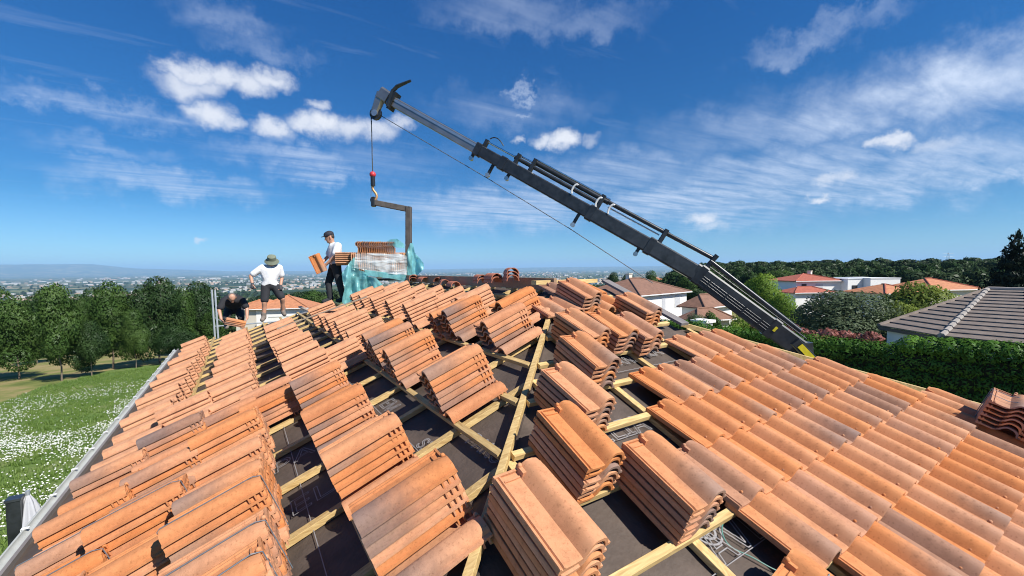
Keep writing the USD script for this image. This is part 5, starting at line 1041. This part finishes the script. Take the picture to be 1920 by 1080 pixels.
# ------------------------------------------------------------------ small things on and around the roof
def ridge_tile(L=.40, r=.115):
    a = np.linspace(0, np.pi, 10); pr_ = [(r * math.cos(t), r * math.sin(t)) for t in a] + [((r - .014) * math.cos(t), (r - .014) * math.sin(t)) for t in a[::-1]]
    m = trimesh.creation.extrude_polygon(Polygon(pr_), L, engine='earcut'); m.apply_transform(np.array([[1, 0, 0, 0], [0, 0, 1, 0], [0, 1, 0, 0], [0, 0, 0, 1.0]])); m.fix_normals(); return m
RT_ = ridge_tile()
M['tile_red'] = plain('dark_red_ridge_tiles', (.40, .135, .075), .8, var=.25, scale=8)
rl = 0
for (px, py, d, n, yaw, sc) in ((775, 533, 8.9, 2, 8, .8), (798, 532, 8.4, 1, 30, .75), (820, 534, 7.9, 1, -20, .75), (835, 537, 7.4, 1, 15, .75), (855, 538, 6.9, 1, 25, .75), (905, 531, 6.0, 2, 20, .70), (932, 530, 5.6, 2, 25, .72), (962, 527, 5.3, 3, 10, .72)):
    o = at(px, py, d); o[2] = max(o[2], zl(min(o[0], RIDGE)) + .02); a = math.radians(yaw); xd = HR * math.cos(a) + HF * math.sin(a); yd = -HR * math.sin(a) + HF * math.cos(a)
    for k in range(n):
        rl += 1; m = T(RT_, frame(o + np.array([0, 0, k * .062 * sc]), xd * sc, yd * sc, [0, 0, sc]))
        wd = {775: 'stacked by the fork post', 798: 'lying second from the fork post', 820: 'lying midway along the ridge', 835: 'lying just left of the bare ridge corner', 855: 'lying last of the low row on the ridge', 905: 'in the left pair standing on the ridge', 932: 'in the middle pair on the ridge', 962: 'in the tall right pile on the ridge'}[px]
        obj('half_round_tile', m, M['tile_red'], None, smooth=40, label=(['lower', 'upper', 'topmost'][k] + ' ' if n > 1 else '') + 'half round ridge tile ' + wd, cat='ridge tile', group='half round ridge tiles on the ridge')
def plank(label, a, b, w, t, m_='oldwood', name='timber_lath'): obj(name, beam(a, b, w, t, cham=.05), M[m_], None, label=label, cat='lath')
plank('long thin weathered lath lying across the left stacks', roofpt(538, 652) + NL * .28, roofpt(705, 596) + NL * .31, .035, .02, 'oldwood')
plank('short grey board slanting over bare battens near the men', roofpt(566, 583) + NL * .04, roofpt(606, 604) + NL * .05, .08, .03, 'oldwood')
plank('broken yellow lath stub lying across a gap in the left stacks', roofpt(676, 622) + NL * .12, roofpt(704, 632) + NL * .10, .06, .035, 'pine')
plank('pale lath lying on the ridge behind the ridge tiles', at(800, 521, 9.0), at(905, 528, 7.0), .06, .03, 'pine')
plank('short yellow post standing at the right roof edge', PR(6.25, .62, -.1), PR(6.25, .62, -.1) + np.array([0, 0, .30]), .05, .05, 'pine', 'timber_post')
# straps round the near bundles at lower left
def strap(o, label, side='L', n=6):
    z = (n - 1) * PITCH_LEFT + .0635; sh = -(n - 1) * .007; pts = [(.180, -.006, -.01), (.180, -.006, z - .01), (.180, .008, z + .001), (.180, TL - .03, z + .001), (.180, TL + .004, z - .016), (.180, TL + .006, -.01)]
    P = [(o @ np.array([p[0] + sh, *p[1:], 1.0]))[:3] for p in pts]; obj('binding_wire', tube(P, .0024, 5), M['band'], None, label=label, cat='wire')
for (words, ub, vs, _r), i, lab in ((cols[2], 1, 'strap round the second tile stack of the third column'), (cols[2], 2, 'strap round the third tile stack of the third column'), (cols[2], 0, 'strap round the nearest tile stack of the third column'), (cols[0], 2, 'strap round the third tile stack beside the gutter'), (cols[1], 1, 'strap round the second tile stack up from the gutter'), (cols[0], 1, 'strap round the second tile stack beside the gutter')):
    st = next(s for s in stacks if s[1].startswith(NTH[i] + ' stack of the ' + words)); strap(st[2] @ tr(.004, 0, 0), 'grey blue ' + lab, n=st[3])
# bundles set crosswise on the laid tiles
for lab, (x, y), a, n in (('strapped bundle at the right picture edge', (5.45, .46), -84, 6), ('strapped bundle at the bottom right of the bare underlay', (2.20, .10), 6, 3)):
    B = HMR(x, y, .10 if x > 4 else .01) @ rot(math.radians(a), [0, 0, 1])
    for i in range(n):
        for j in (0, 1):
            if j and n < 4: continue
            tile_at(None, B @ tr(.0 + j * .0, j * .46 * 0, i * PITCH_T + (0 if not j else 0)) @ tr(j * .235, 0, .012 * j), 'clay_tile', label=f'{ORD[n - 1 - i]} {"far " if j else ""}tile of the {lab}', cat='roof tile', group='tiles in the strapped bundles on the laid slope')
    for yy in (.12, .30): obj('binding_wire', tube([(B @ np.array([*p, 1.0]))[:3] for p in ((-.012, yy, -.005), (-.012, yy, n * PITCH_T - .01), (.10, yy, n * PITCH_T - .015), (.185, yy, n * PITCH_T + .026), (.26, yy, n * PITCH_T - .02), (.262, yy, -.005))], .003, 5), M['band'], None, label=('lower' if yy < .2 else 'upper') + ' wire round the ' + lab, cat='wire')
cv = [on_right(x, y) + NR * h for x, y, h in ((1372, 976, .03), (1356, 985, .05), (1350, 1005, .03), (1362, 1022, .012), (1400, 1044, .012), (1440, 1066, .012), (1480, 1082, .02))]
obj('green_wire', tube(spline(cv, 26), .0035, 5), M['greenwire'], None, label='loop of green wire lying on the underlay at lower right', cat='wire')
# scaffold guard rail at the far eave corner
sc = thing('scaffold_rail', 'galvanised scaffold guard rail at the far gutter corner', 'scaffold'); b0 = np.array([EAVE - .05, FARHIP - EAVE + .15, zl(EAVE) - .5])
q = roofpt(405, 628); d0 = 12.6
for px, top in ((400, 543), (406, 544)): obj('post', tube([at(px + 5, 660, d0), at(px - 3, top, d0)], .026, 8), M['zinc'], sc, smooth=40)
for (a, b) in (((404, 596), (420, 606)), ((404, 612), (445, 608)), ((404, 612), (533, 602)), ((403, 556), (408, 556)), ((405, 590), (412, 584))): obj('rail', tube([at(*a, d0), at(*b, d0 + .5)], .02, 7), M['zinc'], sc, smooth=40)
# folded parasol and its post beside the house
pr = thing('parasol', 'folded pale grey parasol standing on the lawn beside the gutter', 'parasol'); o = at(52, 930, 5.1); o[2] = 0; zt = at(52, 926, 5.1)[2]; zg_ = G(o[0], o[1])
k = np.linspace(0, 2 * np.pi, 40, endpoint=False); vs, fs = [], []
for i, (z, r) in enumerate(((0, .015), (-.10, .06), (-.35, .11), (-.7, .15), (-1.1, .17), (-1.35, .16))):
    rr = r * (1 + .30 * np.sin(k * 7 + i * .3) * min(1, i / 2)); vs.append(np.c_[o[0] + rr * np.cos(k), o[1] + rr * np.sin(k), np.full(40, zt + z) + .03 * np.sin(k * 7) * (i == 5)])
for i in range(5):
    for j in range(40): j2 = (j + 1) % 40; fs += [[i * 40 + j, (i + 1) * 40 + j, (i + 1) * 40 + j2], [i * 40 + j, (i + 1) * 40 + j2, i * 40 + j2]]
M['canvas'] = plain('grey_canvas', (.42, .42, .44), .9, var=.06)
obj('canopy', trimesh.Trimesh(np.vstack(vs), fs, process=False), M['canvas'], pr, smooth=True); obj('pole', tube([(o[0], o[1], zg_), (o[0], o[1], zt + .04)], .022, 8), M['zinc'], pr); obj('foot', T(trimesh.creation.cylinder(.28, .08, sections=20), tr(o[0], o[1], zg_ + .04)), M['greyboard'], pr)
pz = thing('garden_post', 'dark square post standing left of the folded parasol', 'post'); o = at(28, 937, 5.0); zt = o[2]; obj('post_body', bx(o[0] - .06, o[0] + .06, o[1] - .06, o[1] + .06, G(o[0], o[1]) - .1, zt), M['black_paint'], pz); obj('post_cap', bx(o[0] - .07, o[0] + .07, o[1] - .07, o[1] + .07, zt + .002, zt + .03), M['dark_paint'], pz)
